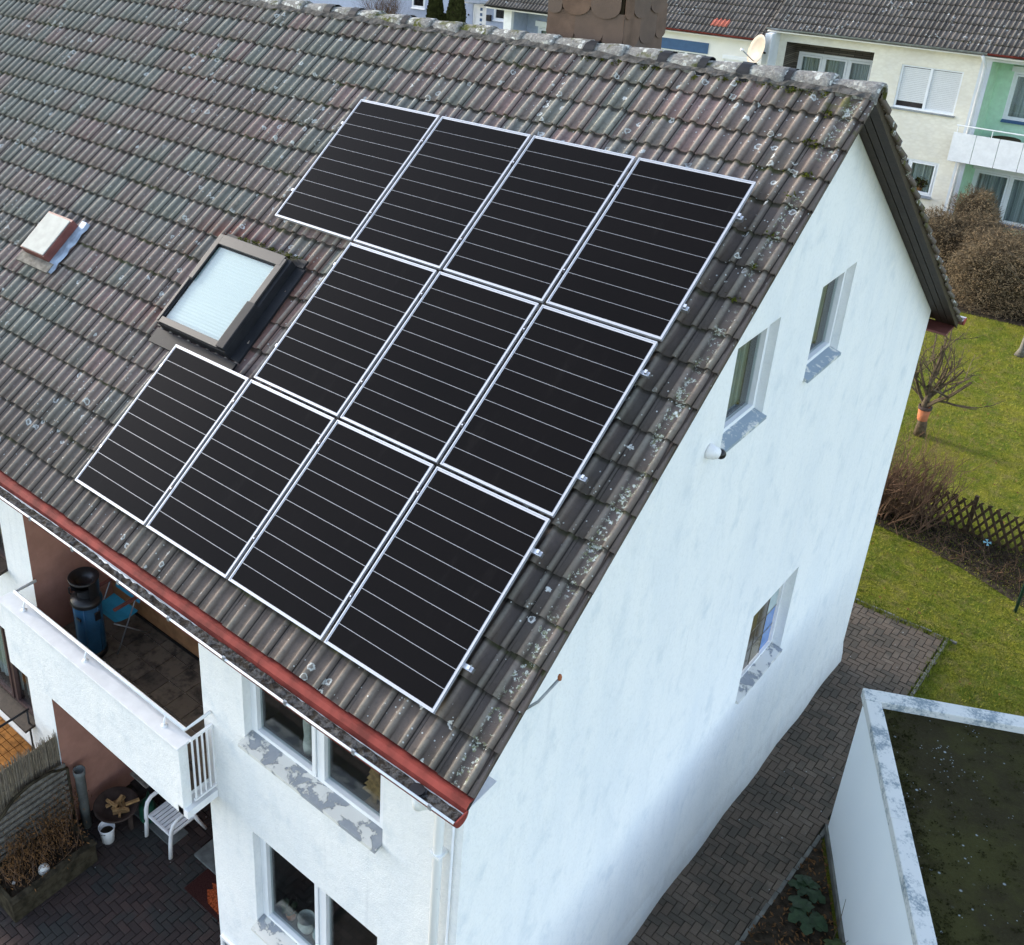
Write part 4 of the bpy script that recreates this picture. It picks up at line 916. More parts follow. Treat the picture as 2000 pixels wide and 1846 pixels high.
for k in range(11):
    a = rnd.uniform(0, PI); x, y = -5.98 + rnd.uniform(-.13, .13), .50 + rnd.uniform(-.13, .13); l = rnd.uniform(.08, .13); z = .36 + .02 * (k // 3) + (.04 if k > 7 else 0)
    dv = Vector((math.cos(a) * l, math.sin(a) * l, rnd.uniform(-.02, .02))); lg = MB().tube([Vector((x, y, z)) - dv, Vector((x, y, z)) + dv], .024, 4)
    lo_ = lg.build('firewood', 'log_wood'); tag(lo_, 'split firewood log lying in the rusty fire bowl', 'firewood', 'firewood in the fire bowl')
wcn = thing('watering_can', (-5.8, .8, .036), 'dark green plastic watering can between the fire bowl and garden chair', 'watering can')
MB().lathe((-5.8, .8, .036), [(0, 0), (.11, 0), (.12, .02), (.12, .24), (.09, .30), (.06, .30), (.0, .27)], 20).build('body', 'green_plastic', wcn, True)
MB().tube([(-5.72, .72, .10), (-5.60, .60, .30), (-5.56, .56, .38)], [.025, .016, .02], 8).build('spout', 'green_plastic', wcn, True)
MB().tube([(-5.88, .88, .12), (-5.95, .95, .25), (-5.90, .90, .40), (-5.80, .80, .40), (-5.76, .76, .30)], .013, 6).build('handle', 'green_plastic', wcn, True)
tb = thing('garden_table', (-5.9, 1.12, .036), 'round slatted grey garden table with a flower pot, under the balcony', 'table')
for k in range(9):
    y = 1.12 - .36 + k * .08; hw = math.sqrt(max(.01, .37**2 - (y + .036 - 1.12)**2)); MB().box((-5.9 - hw, y, .70), (-5.9 + hw, y + .072, .725)).build('slat', 'grey_wood', tb)
for k in range(3): a = .3 + k * 2*PI/3; MB().tube([(-5.9 + .28*math.cos(a), 1.12 + .28*math.sin(a), .036), (-5.9 + .06*math.cos(a), 1.12 + .06*math.sin(a), .70)], .014, 6).build('leg', 'dark_metal', tb, True)
fp = thing('flower_pot', (-5.80, .98, .726), 'small pot of pink flowers standing on the round garden table', 'plant'); MB().lathe((-5.80, .98, .726), [(0, 0), (.045, 0), (.06, .09), (0, .08)], 14).build('pot', 'brown_red', fp, True)
mb = MB(); leafy(mb, (-5.80, .98, .85), .08, 45, .05); mb.build('flowers', 'brown_red', fp, recalc=False)
s1_ = MB().box((-6.11, .70, .036), (-5.19, 1.02, .062)).build('paving_slab', 'stone_slab', bevel=.006); tag(s1_, 'grey concrete slab under the white garden chair', 'slab')
s2_ = MB().box((-4.86, .84, .036), (-4.2, 1.5, .075)).build('paving_slab', 'stone_slab', bevel=.006); tag(s2_, 'dark mossy stone slab between the garden chair and the doormat', 'slab')
dm = thing('doormat', (-4.2, .6, .036), 'dark brown doormat with an orange figure in front of the patio door', 'doormat')
MB().box((-4.57, .43, .036), (-3.62, .86, .048)).build('mat', 'mat_brown', dm)
MB().poly([(-4.33, .62, .0495), (-4.18, .50, .0495), (-3.86, .48, .0495), (-3.78, .60, .0495), (-3.95, .66, .0495), (-4.10, .64, .0495), (-4.2, .72, .0495), (-4.3, .76, .0495), (-4.36, .73, .0495), (-4.28, .68, .0495)]).build('motif', 'mat_orange', dm)
# planter, trellis, vine, reed screen
pl = thing('planter_box', (-6.1, -.7, .036), 'long dark wooden planter box along the reed screen', 'planter')
for nm, a, b in (('board', (-5.80, -1.36, .036), (-5.74, -.10, .20)), ('board', (-5.80, -1.36, .204), (-5.74, -.10, .37)), ('board', (-6.40, -1.36, .036), (-6.36, -.10, .37)), ('board', (-6.358, -1.36, .036), (-5.802, -1.30, .37)), ('board', (-6.358, -.16, .036), (-5.802, -.10, .37))): MB().box(a, b).build(nm, 'moss_wood', pl, bevel=.006)
MB().box((-5.815, -1.37, .372), (-5.715, -.09, .40)).build('rim', 'moss_wood', pl, bevel=.005)
MB().poly([(-6.358, -1.3, .30), (-5.802, -1.3, .30), (-5.802, -.16, .30), (-6.358, -.16, .30)]).build('soil', 'soil', pl)
tr_ = thing('trellis', (-6.42, -.6, .3), 'arched wooden trellis of horizontal slats behind the planter', 'trellis')
arch = [(-6.42, .02, 1.16), (-6.42, -.22, 1.27), (-6.42, -.50, 1.30), (-6.42, -.78, 1.24), (-6.42, -1.02, 1.06), (-6.42, -1.25, .80), (-6.42, -1.38, .45)]
MB().tube(arch, .022, 6).build('arch_rail', 'moss_wood', tr_, True); MB().tube([(-6.42, .02, .10), (-6.42, .02, 1.16)], .022, 6).build('post', 'moss_wood', tr_, True)
for k in range(9):
    z = .36 + k * .105; ya = -1.36 + max(0, (z - .5)) * .62 + (max(0, z - 1.05) * 1.6)
    MB().box((-6.435, ya, z), (-6.415, .0, z + .06)).build('slat', 'grey_wood', tr_)
vn = thing('dry_vine', (-6.1, -.6, .3), 'withered brown vine and dead foliage in the planter box', 'plant')
mb = MB(); ml = MB()
for k in range(90):
    p = Vector((rnd.uniform(-6.33, -5.86), rnd.uniform(-1.25, -.2), .30)); pts = [p.copy()]; d = Vector((rnd.uniform(-.5, .3), rnd.uniform(-.3, .4), 1)).normalized()
    H = rnd.uniform(.25, .6) + .35 * max(0, (p.y + 1.0))
    for q in range(4): d = (d + Vector((rnd.gauss(-.05, .3), rnd.gauss(.05, .3), rnd.gauss(0, .2)))).normalized(); p = p + d * H / 4; p.x = max(p.x, -6.39); p.z = max(p.z, .31); pts.append(p.copy())
    mb.tube(pts, [.005, .004, .003, .003, .002], 3, False)
    for q in range(30):
        b_ = rnd.choice(pts[1:]) + Vector((rnd.gauss(0, .06), rnd.gauss(0, .06), rnd.gauss(0, .05))); b_.x = max(b_.x, -6.39); a = Vector((rnd.gauss(0, 1), rnd.gauss(0, 1), rnd.gauss(0, 1))).normalized() * rnd.uniform(.012, .03); c_ = a.orthogonal().normalized() * a.length * .3; ml.poly([b_ - a, b_ + c_, b_ + a, b_ - c_])
mb.build('stems', 'twig_red', vn, recalc=False); ml.build('leaves', 'dry_leaf', vn, recalc=False)
gb_ = MB().lathe((-5.92, -.78, .34), [(.001, -.075)] + [(.078 * math.sin(PI * k / 10), -.078 * math.cos(PI * k / 10)) for k in range(1, 10)] + [(.001, .078)], 20).build('ornament_ball', 'pottery', None, True); tag(gb_, 'mottled white garden ball lying on the planter edge', 'garden ball')
gb2 = MB().lathe((-6.05, -1.15, .315), [(.001, -.02), (.02, -.01), (.024, 0), (.015, .02), (.001, .024)], 10).build('pebble', 'pottery', None, True); tag(gb2, 'small white pebble on the planter soil', 'pebble')
rs = thing('reed_screen', (-6.53, -.8, .0), 'reed mat privacy screen beside the patio', 'reed screen')
rsrc = []
for k in range(3):
    mb = MB(); mb.tube([(0, 0, 0), (.006 * k, .004, .9), (0, 0, 1.0)], [.008, .007, .002], 5, False); me = bpy.data.meshes.new('reed'); me.from_pydata(mb.v, [], mb.f); me.materials.append(M['reed']); rsrc.append(me)
for k in range(150):
    y = -.012 - k * .0105; h = 1.74 + rnd.uniform(-.05, .04) - .02 * math.sin(k * .2); inst('reed', rsrc[k % 3], Matrix.Translation((-6.54 + rnd.uniform(-.008, .008), y, .03)) @ Matrix.Rotation(rnd.gauss(0, .004), 4, 'X') @ Matrix.Diagonal((1.3, 1.3, h, 1)), rs)
MB().box((-6.562, -1.6, .03), (-6.548, -.008, 1.66)).build('mat', 'reed', rs)
for z in (.35, .85, 1.35): MB().tube([(-6.528, -.0, z), (-6.528, -1.6, z)], .004, 4).build('binding_wire', 'grey_wood', rs)
pp = thing('clay_pipe', (-6.33, .14, .036), 'upright dark pipe pot on a post against the loggia wall', 'pipe'); MB().lathe((-6.33, .14, .036), [(.0, 0), (.07, 0), (.07, .96), (.082, .98), (.085, 1.06), (.07, 1.06), (.062, .98), (.0, .97)], 18).build('body', 'stone_slab', pp, True)
# neighbour's brick steps and rail
st_ = thing('brick_steps', (-7.6, -.4, 0), 'orange brick steps with iron rail by the neighbouring door', 'steps')
MB().box((-8.8, -.85, 0), (-7.05, -.01, .93)).build('core', 'brick_orange', st_)
for i in range(9):
    for j in range(9):
        MB().box((-8.8 + i*.195 + .004, -.85 + j*.094 + .004, .932), (-8.8 + i*.195 + .188, -.85 + j*.094 + .088, .955 + rnd.uniform(0, .004))).build('brick', 'brick_orange', st_)
MB().tube([(-7.15, -.78, .955), (-7.15, -.78, 1.75)], .014, 6).build('rail_post', 'dark_metal', st_, True); MB().tube([(-7.15, -.05, .955), (-7.15, -.05, 1.75)], .014, 6).build('rail_post', 'dark_metal', st_, True); MB().tube([(-7.15, -.02, 1.75), (-7.15, -1.2, 1.75)], .018, 6).build('handrail', 'dark_metal', st_, True)
# ---------------------------------------------------------------- garage
gr = thing('garage', GA, 'white flat roofed garage with mossy roof and weathered metal rim', 'garage')
def G(u, v, z): q = GA + GU * u + GV * v; return (q.x, q.y, z)
GL, GW = 9.0, 4.2
mb = MB(); mb.poly([G(.02, .02, 0), G(.02, GL, 0), G(.02, GL, 2.5), G(.02, .02, 2.5)]); mb.poly([G(.02, .02, 0), G(GW, .02, 0), G(GW, .02, 2.5), G(.02, .02, 2.5)]); mb.poly([G(GW, .02, 0), G(GW, GL, 0), G(GW, GL, 2.5), G(GW, .02, 2.5)]); mb.poly([G(.02, GL, 0), G(GW, GL, 0), G(GW, GL, 2.5), G(.02, GL, 2.5)])
mb.build('wall', 'garage_wall', gr, recalc=False)
MB().box((-.012, -.012, 0), (.018, GL, .14), lambda u, v, z: G(u, v, z)).build('plinth', 'concrete', gr)
MB().box((.15, .15, 2.38), (GW - .1, GL - .1, 2.50), G).build('roof', 'moss_roof', gr)
v0 = 0
for k in range(5):
    v1 = min(GL, v0 + 2.4 - (.35 if k == 0 else 0)); MB().box((-.02, v0 + (.19 if k == 0 else .001), 2.46), (.165, v1, 2.60 + .004 * (k % 2)), G).build('rim', 'rim', gr, bevel=.012); v0 = v1
mb = MB()
for k in range(900):
    u, v = rnd.uniform(.2, 2.6), rnd.uniform(.22, 6.5)
    if rnd.random() < .35: u = .2 + abs(rnd.gauss(0, .12))
    clump(mb, G(u, v, 2.505), rnd.uniform(.012, .035), 9)
o = mb.build('moss_cushions', 'roof_moss', gr, recalc=False); o['kind'] = 'stuff'
MB().box((-.022, -.022, 2.46), (GW, .185, 2.602), G).build('rim', 'rim', gr, bevel=.012)
MB().box((.166, .3, 2.501), (.185, GL, 2.55), G).build('rim_upstand', 'rim', gr)
# ---------------------------------------------------------------- plants by the garage
lt = MB()
for k in range(1500):
    x, y = rnd.uniform(.95, 2.4), rnd.uniform(3.2, 6.9)
    if x < 1.0 + (y - 4.4) * .055 + .03 or (x - 1.15) > (7.09 - y) * .52 - .03: continue
    a = rnd.uniform(0, PI); l = rnd.uniform(.012, .04); z = .047 + rnd.random() * .02; c_, s_ = math.cos(a) * l, math.sin(a) * l
    lt.poly([(x - c_, y - s_, z), (x + s_ * .35, y - c_ * .35, z + rnd.uniform(0, .02)), (x + c_, y + s_, z + rnd.uniform(0, .015)), (x - s_ * .35, y + c_ * .35, z)])
tag(lt.build('leaf_litter', 'dry_leaf', recalc=False), 'brown fallen leaves on the soil beside the garage', 'leaves', kind='stuff')
def big_leaf_plant(loc, n, size, label, mat):
    t_ = thing('leafy_plant', loc, label, 'plant'); loc = Vector(loc)
    for k in range(n):
        a = k * 2.4 + rnd.uniform(-.3, .3); l = size * rnd.uniform(.6, 1.1); d = Vector((math.cos(a), math.sin(a), 0)); sd = Vector((-d.y, d.x, 0)); ce = loc + Vector((0, 0, size * (.3 + .25 * rnd.random()))) + d * l * .15
        mb = MB(); rows_ = []
        for q in range(6):
            f_ = q / 5; wd = l * .36 * math.sin(PI * (f_ * .86 + .07)) * (1 + .28 * (-1) ** q); p = ce + d * l * f_ + Vector((0, 0, l * (.22 * f_ - .42 * f_ * f_))); rows_.append((p + sd * wd + Vector((0, 0, .12 * wd)), p, p - sd * wd + Vector((0, 0, .12 * wd))))
        for q in range(5):
            for e in range(2): mb.poly([rows_[q][e], rows_[q][e+1], rows_[q+1][e+1], rows_[q+1][e]])
        mb.tube([loc, ce], .004, 4, False); mb.build('leaf', mat, t_, True, recalc=False)
big_leaf_plant((1.52, 5.55, .044), 9, .26, 'broad leaved green plant in the soil beside the garage wall', 'green_leaf')
big_leaf_plant((1.36, 5.95, .044), 8, .20, 'smaller jagged green plant nearer the path edge by the garage', 'green_leaf')
big_leaf_plant((1.98, 5.25, .044), 8, .22, 'dull green plant hugging the garage plinth', 'ivy')
tw = thing('bare_twig', (1.95, 5.2, .04), 'thin bare dark twigs standing in front of the garage wall', 'twig')
MB().tube([(1.86, 5.50, .04), (1.88, 5.46, .5), (1.87, 5.47, .85)], [.006, .005, .003], 4).build('stem', 'bark', tw); MB().tube([(1.93, 5.25, .04), (1.97, 5.22, .30), (2.06, 5.2, .55)], [.006, .004, .003], 4).build('stem', 'bark', tw)
# ---------------------------------------------------------------- back garden
def branch(mb, p, d, l, r, depth, spread=.6, up=.15, leaf=None):
    pts = [p.copy()]; rr = [r]
    for k in range(4):
        d = (d + Vector((rnd.gauss(0, .16), rnd.gauss(0, .16), rnd.gauss(up * .3, .12)))).normalized(); p = p + d * l / 4; pts.append(p.copy()); rr.append(r * (1 - .42 * (k + 1) / 4))
    mb.tube(pts, rr, 5 if r > .012 else 3, False)
    if depth > 0:
        for k in range(rnd.randint(2, 4)):
            q = rnd.randint(1, 4); nd = (d + Vector((rnd.gauss(0, spread), rnd.gauss(0, spread), rnd.gauss(up, spread * .5)))).normalized(); branch(mb, pts[q], nd, l * rnd.uniform(.5, .8), rr[q] * .62, depth - 1, spread, up)
ap = thing('pruned_tree', (-1.5, 19.3, 0), 'pruned bare fruit tree with a terracotta pot on its trunk, on the lawn', 'tree')
MB().tube([(-1.48, 19.3, 0), (-1.49, 19.3, .35), (-1.53, 19.3, .75), (-1.50, 19.32, 1.1)], [.13, .10, .075, .055], 8).build('trunk', 'bark', ap, True)
mb = MB()
for dv, l, r, z in (((-.6, .1, .7), .9, .045, .72), ((.6, -.1, .9), 1.25, .05, .72), ((-.05, .1, 1), 1.15, .05, 1.0), ((.3, .2, .9), .9, .035, 1.0), ((-.4, -.2, .9), .9, .035, .95), ((.2, -.3, 1), 1.0, .035, 1.05), ((.5, .1, 1), 1.0, .035, .9)): branch(mb, Vector((-1.51, 19.3, z)), Vector(dv).normalized(), l * 1.05, r, 3, .62, .10)
mb.build('branches', 'bark', ap, recalc=False)
tp = thing('clay_pot', (-1.5, 19.26, .46), 'terracotta pot hung round the trunk of the pruned tree', 'pot'); MB().lathe((-1.50, 19.27, .40), [(.105, 0), (.13, .30), (.12, .30), (.1, .02)], 18).build('body', 'terracotta', tp, True); MB().lathe((-1.50, 19.27, .40), [(.142, .28), (.145, .345), (.12, .348)], 18).build('rim', 'rust_iron', tp, True)
sh1 = thing('bare_shrub', (-.75, 15.7, 0), 'dense bare reddish shrub at the house corner by the lattice fence', 'shrub'); mb = MB()
for k in range(120):
    p = Vector((-.85 + rnd.gauss(0, .36), 15.6 + rnd.gauss(0, .22), 0)); branch(mb, p, Vector((rnd.gauss(.2, .3), rnd.gauss(0, .25), 1)).normalized(), rnd.uniform(.7, 1.25), .014, 2, .45, .22)
mb.build('stems', 'twig_red', sh1, recalc=False)
sh2 = thing('bare_shrub', (.9, 15.2, 0), 'low tangle of dead brown stems in the bed before the lattice fence', 'shrub'); mb = MB()
for k in range(120):
    p = Vector((rnd.uniform(-.6, 3.0), rnd.uniform(14.9, 15.75), 0.01)); p.y -= max(0, p.x) * .2; branch(mb, p, Vector((rnd.gauss(0, .7), rnd.gauss(0, .6), .6)).normalized(), rnd.uniform(.15, .45), .006, 1, .9, .0)
mb.build('stems', 'twig', sh2, recalc=False)
lt = MB()
for k in range(3000):
    x = rnd.uniform(-1.6, 3.1); y = rnd.uniform(14.2, 15.95)
    if y < 15.1 - .32 * max(0, x - -.2): continue
    a = rnd.uniform(0, PI); l = rnd.uniform(.015, .05); z = .02 + rnd.random() * .03; c_, s_ = math.cos(a) * l, math.sin(a) * l; lt.poly([(x - c_, y - s_, z), (x + s_*.3, y - c_*.3, z + .02), (x + c_, y + s_, z + rnd.uniform(0, .03)), (x - s_*.3, y + c_*.3, z)])
tag(lt.build('leaf_litter', 'mulch', recalc=False), 'dead leaves and mulch covering the bed along the lattice fence', 'leaves', kind='stuff')
lt = MB()
for k in range(420):
    x, y = rnd.uniform(-2, 3), rnd.uniform(10.6, 26); a = rnd.uniform(0, PI); l = rnd.uniform(.015, .04); c_, s_ = math.cos(a) * l, math.sin(a) * l
    if x < 1.2 and y < 12.4: continue
    lt.poly([(x - c_, y - s_, .03), (x + s_*.4, y - c_*.4, .045), (x + c_, y + s_, .035), (x - s_*.4, y + c_*.4, .03)])
tag(lt.build('fallen_leaves', 'dry_leaf', recalc=False), 'scattered brown leaves lying on the lawn', 'leaves', kind='stuff')
lf = thing('lattice_fence', (.6, 15.9, 0), 'low weathered diagonal lattice fence behind the dead flower bed', 'fence')
for s_ in (-1, 1):
    for k in range(22):
        x = -.95 + k * .15; H = .78; mb = MB(); y = 15.9 + .014 * s_; mb.prism([(x - s_*.36 - .026, y, .02), (x - s_*.36 + .026, y, .02), (x + s_*.02 + .026, y, H + rnd.uniform(-.04, .02)), (x + s_*.02 - .026, y, H + rnd.uniform(-.04, .02))], (0, .012 * s_, 0)); mb.build('slat', 'dark_wood', lf)
for x in (-1.4, .4, 2.15): MB().box((x, 15.94, 0), (x + .07, 16.01, .85)).build('post', 'dark_wood', lf)
tag(MB().tube([(1.78, 14.0, 0), (1.80, 14.0, 2.3)], .026, 10).build('clothes_post', 'green_post', None, True), 'dark green metal clothes post standing on the lawn edge', 'post')
bl = thing('plank', (1.7, 16.1, 0), 'grey weathered plank leaning beyond the end of the lattice fence', 'plank'); MB().prism([(1.35, 16.15, .02), (1.62, 16.15, .02), (1.92, 16.3, 1.15), (1.65, 16.3, 1.15)], (0, .03, 0)).build('board', 'grey_wood', bl)
fl = thing('blue_windmill', (.90, 15.35, 0), 'tiny pale blue toy windmill on a stick in the flower bed', 'ornament'); MB().tube([(.9, 15.35, .0), (.9, 15.35, .33)], .005, 5).build('stick', 'dark_wood', fl)
for k in range(4): a = k * PI / 2 + .3; MB().prism([(.9, 15.34, .34), (.9 + .07*math.cos(a - .35), 15.335, .34 + .07*math.sin(a - .35)), (.9 + .07*math.cos(a + .35), 15.335, .34 + .07*math.sin(a + .35))], (0, -.006, 0)).build('vane', 'pale_blue', fl)
yt = thing('young_tree', (-.93, 25.3, 0), 'slim grey tree trunk on the far lawn near the hedge', 'tree'); MB().tube([(-.93, 25.3, 0), (-.91, 25.3, .2), (-.86, 25.3, 1.2), (-.80, 25.3, 2.2)], [.14, .08, .065, .05], 8).build('trunk', 'grey_wood', yt, True)
mb = MB()
for k in range(7): branch(mb, Vector((-.83, 25.3, 1.6 + .09 * k)), Vector((rnd.gauss(0, .6), rnd.gauss(0, .6), .7)).normalized(), 1.1, .03, 2, .6, .2)
mb.build('branches', 'bark', yt, recalc=False)
def hedge(c, rad, n, label, sz=.10):
    t_ = thing('hedge', (c[0], c[1], 0), label, 'hedge', 'clipped brown hedges before the far houses')
    bm_ = bmesh.new(); bmesh.ops.create_icosphere(bm_, subdivisions=4, radius=1)
    from mathutils import noise as mn
    def surf(d): k = 1 + .26 * mn.noise(d * 1.9 + Vector(c)) + .14 * mn.noise(d * 5.5 + Vector(c)); e = 4.0; L_ = (abs(d.x)**e + abs(d.y)**e + abs(d.z)**e) ** (1/e); return Vector(c) + Vector((d.x * rad[0], d.y * rad[1], d.z * rad[2])) * (k / L_)
    for v in bm_.verts: q = surf(v.co.normalized()); v.co = Vector(c) + (q - Vector(c)) * .82; v.co.z = max(v.co.z, 0)
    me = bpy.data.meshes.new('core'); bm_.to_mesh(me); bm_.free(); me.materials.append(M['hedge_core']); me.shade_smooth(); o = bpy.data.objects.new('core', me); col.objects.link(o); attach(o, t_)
    mb = MB()
    for _ in range(n):
        d = Vector((rnd.gauss(0, 1), rnd.gauss(0, 1), rnd.gauss(0, 1))).normalized(); p = Vector(c) + (surf(d) - Vector(c)) * rnd.uniform(.78, 1.04)
        if p.z < .02: continue
        a = (d * rnd.uniform(.2, 1) + Vector((rnd.gauss(0, .6), rnd.gauss(0, .6), rnd.gauss(.2, .5)))).normalized() * sz * rnd.uniform(.6, 2.2); b = a.orthogonal().normalized() * sz * .065
        mb.poly([p - b, p + b, p + a])
        if rnd.random() < .5:
            q = p + a * .6; l = a.orthogonal().normalized() * sz * .25; k2 = l.cross(a).normalized() * sz * .14; mb.poly([q - l, q + k2, q + l, q - k2])
    mb.build('twigs', 'bushy', t_, recalc=False)
hedge((-1.7, 28.5, .95), (1.75, 1.0, 1.1), 34000, 'broad brown clipped hedge at the edge of the far lawn')
hedge((-3.9, 29.8, .85), (1.2, .75, 1.1), 16000, 'rounded brown hedge in front of the cream house corner')
hedge((-3.9, 30.9, 1.2), (.62, .5, 1.15), 9000, 'small upright brown hedge below the green loggia')
# ---------------------------------------------------------------- row of houses beyond the garden
BY = 32.0
FB = lambda a, d, z: (a, BY - d, z)
def far_roof(parent, x0, x1, ze, nind, gmat, newtiles=()):
    ye = BY - .38; rf = MB(); Ls = 8.0
    rf.prism([(x0, ye, ze - .06), (x0, ye, ze - .14), (x0, ye + Ls * CA, ze - .14 + Ls * SA), (x0, ye + Ls * CA, ze - .06 + Ls * SA)], (x1 - x0, 0, 0))
    rf.prism([(x0, ye + Ls * CA, ze - .06 + Ls * SA), (x0, ye + Ls * CA, ze - .14 + Ls * SA), (x0, ye + 2 * Ls * CA, ze - .14), (x0, ye + 2 * Ls * CA, ze - .06)], (x1 - x0, 0, 0))
    rf = rf.build('roof', 'tile_far', parent); fr_ = frame_of((0, ye, ze - .03), (1, 0, 0), (0, CA, SA))
    n = int((x1 - x0) / TW + .02); cells = [(x1 - TW * (i + 1), -.05 + TG * j) for j in range(22) for i in range(n)]
    new = [c for c in cells if any(abs(c[0] - a) < .16 and abs(c[1] - b) < .17 for a, b in newtiles)]; cells = [c for c in cells if c not in new]
    tile_field(rf, 'tile_far', fr_, cells, nind, lambda p: (p - CAM).length + 3 * max(0, p.z - ze - 2.0), 'more_roof_tiles')
    src = tile_src('roof_tile', 'tile_new', False)
    for c in new: o = inst('roof_tile', src, fr_ @ Matrix.Translation((c[0], c[1], .003)), rf); o['label'] = 'new red roof tile'
    gt = MB()
    for k in range(8):
        a, b = PI + PI * k / 8, PI + PI * (k + 1) / 8; gt.poly([(x0, ye - .05 + .07*math.cos(a), ze - .05 + .07*math.sin(a)), (x1, ye - .05 + .07*math.cos(a), ze - .05 + .07*math.sin(a)), (x1, ye - .05 + .07*math.cos(b), ze - .05 + .07*math.sin(b)), (x0, ye - .05 + .07*math.cos(b), ze - .05 + .07*math.sin(b))])
    gt.build('gutter', gmat, parent, True, recalc=False)
    MB().box((x0, BY - .36, ze - .20), (x1, BY + .0, ze - .16)).build('eaves_soffit', 'bg_white', parent)
    return rf
def recess(mb, x0, x1, z0, z1, d, holes=()):
    wall(mb, lambda a, o_, z: (a, BY + d - o_, z), x0, x1, z0, z1, list(holes), .08)
    for p in ([(x0, BY, z0), (x0, BY + d, z0), (x0, BY + d, z1), (x0, BY, z1)], [(x1, BY, z0), (x1, BY + d, z0), (x1, BY + d, z1), (x1, BY, z1)], [(x0, BY, z0), (x1, BY, z0), (x1, BY + d, z0), (x0, BY + d, z0)], [(x0, BY, z1), (x1, BY, z1), (x1, BY + d, z1), (x0, BY + d, z1)]): mb.poly(p)
    return mb
def shutters(parent, l, r, b, t_, mull, gap):
    wo = MB(); d0, d1 = -.10, -.03
    for q in ((l, l + .05, b, t_), (r - .05, r, b, t_), (l + .05, r - .05, b, b + .05), (l + .05, r - .05, t_ - .05, t_), (mull - .035, mull + .035, b + .05, t_ - .05)): wo.box((q[0], d0, q[2]), (q[1], d1, q[3]), FB)
    wo = wo.build('window', 'pvc', parent)
    for k, (x0, x1, g) in enumerate(((l + .05, mull - .035, gap[0]), (mull + .035, r - .05, gap[1]))):
        z = b + .05 + g; n = int((t_ - .05 - z) / .055)
        for q in range(n): MB().box((x0, -.085, z + q * .055), (x1, -.072, z + q * .055 + .050), FB).build('shutter_slat', 'shutter', wo)
        MB().box((x0, -.098, b + .05), (x1, -.09, t_ - .05), FB).build('pane', 'dark_room', wo)
    MB().box((l - .05, -.02, b - .05), (r + .05, .08, b - .004), FB).build('sill', 'zinc', wo)
# cream house
hc = thing('cream_house', (-8, 35, 0), 'cream embossed far house with dark tiled roof, shutters and slate clad loggia', 'house', )
mb = MB(); holes = [(-7.24, -5.46, 4.27, 5.60), (-6.55, -5.50, 1.62, 2.76), (-10.93, -8.12, 3.05, 5.84)]
wall(mb, FB, -11.35, -5.07, 0, 6.3, holes, .12); mb.build('wall', 'cream_stucco', hc, recalc=False)
recess(MB(), -10.925, -8.125, 3.06, 5.835, .9, [(-10.80, -8.30, 3.55, 5.42)]).build('loggia_lining', 'slate_strips', hc, recalc=False)
FR = lambda a, d, z: (a, BY + .9 - d, z)
window(hc, FR, -10.80, -8.30, 3.55, 5.42, rec=.02, lights=3, sill=None, room='dark_room', curtain='curtain', fw=.08, sw=.07)
shutters(hc, -7.24, -5.46, 4.27, 5.60, -6.36, (.16, 0))
window(hc, FB, -6.55, -5.50, 1.62, 2.76, rec=.06, lights=1, sill='zinc', curtain='curtain', fw=.07, sw=.06, mull=[-6.38])
far_roof(hc, -11.504, -4.86, 6.36, 160, 'zinc')
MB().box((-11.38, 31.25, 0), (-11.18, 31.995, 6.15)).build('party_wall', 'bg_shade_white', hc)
MB().box((-11.20, 31.22, 0), (-11.15, 31.26, 6.15)).build('corner_trim', 'white_paint', hc)
ds = thing('satellite_dish', (-11.3, 31.2, 5.6), 'large cream satellite dish fixed to the white party wall', 'satellite dish')
ax = Vector((-.62, -.72, .25)).normalized(); dc = Vector((-11.42, 31.05, 5.62))
MB().lathe(dc, [(0, 0), (.2, .02), (.38, .07), (.50, .125), (.505, .12), (.38, .06), (.2, .01), (0, -.01)], 28, ax).build('reflector', 'dish', ds, True)
MB().tube([dc - Vector((0, 0, .46)), dc + ax * .62 - Vector((0, 0, .12))], .018, 6).build('feed_arm', 'zinc', ds, True); MB().lathe(dc + ax * .62 - Vector((0, 0, .12)), [(0, -.05), (.045, -.045), (.045, .05), (0, .055)], 10, ax).build('feed_horn', 'white_plastic', ds, True)
MB().tube([dc, dc + Vector((.12, .17, -.08)), (-11.28, 31.24, 5.52)], .03, 6).build('mount', 'dark_metal', ds, True)
bfig = [(-10.45, 4.35), (-10.0, 4.3), (-9.6, 4.35), (-5.95, 1.75)]
for x, z in bfig:
    yy = (BY + 1.25) if x < -8 else BY + .17; zz = 3.7 if x < -8 else 1.72; t_ = thing('houseplant', (x, yy, zz), 'dark bushy houseplant behind the %s of the cream house' % ('three light loggia window' if x < -8 else 'small ground floor window'), 'plant', 'houseplants in the cream house windows')
    mb = MB(); leafy(mb, (x, yy, zz + .28), .22, 90, .13); mb.build('leaves', 'hedge_core', t_, recalc=False); MB().lathe((x, yy, zz), [(0, 0), (.07, 0), (.09, .14), (0, .13)], 10).build('pot', 'terracotta', t_)
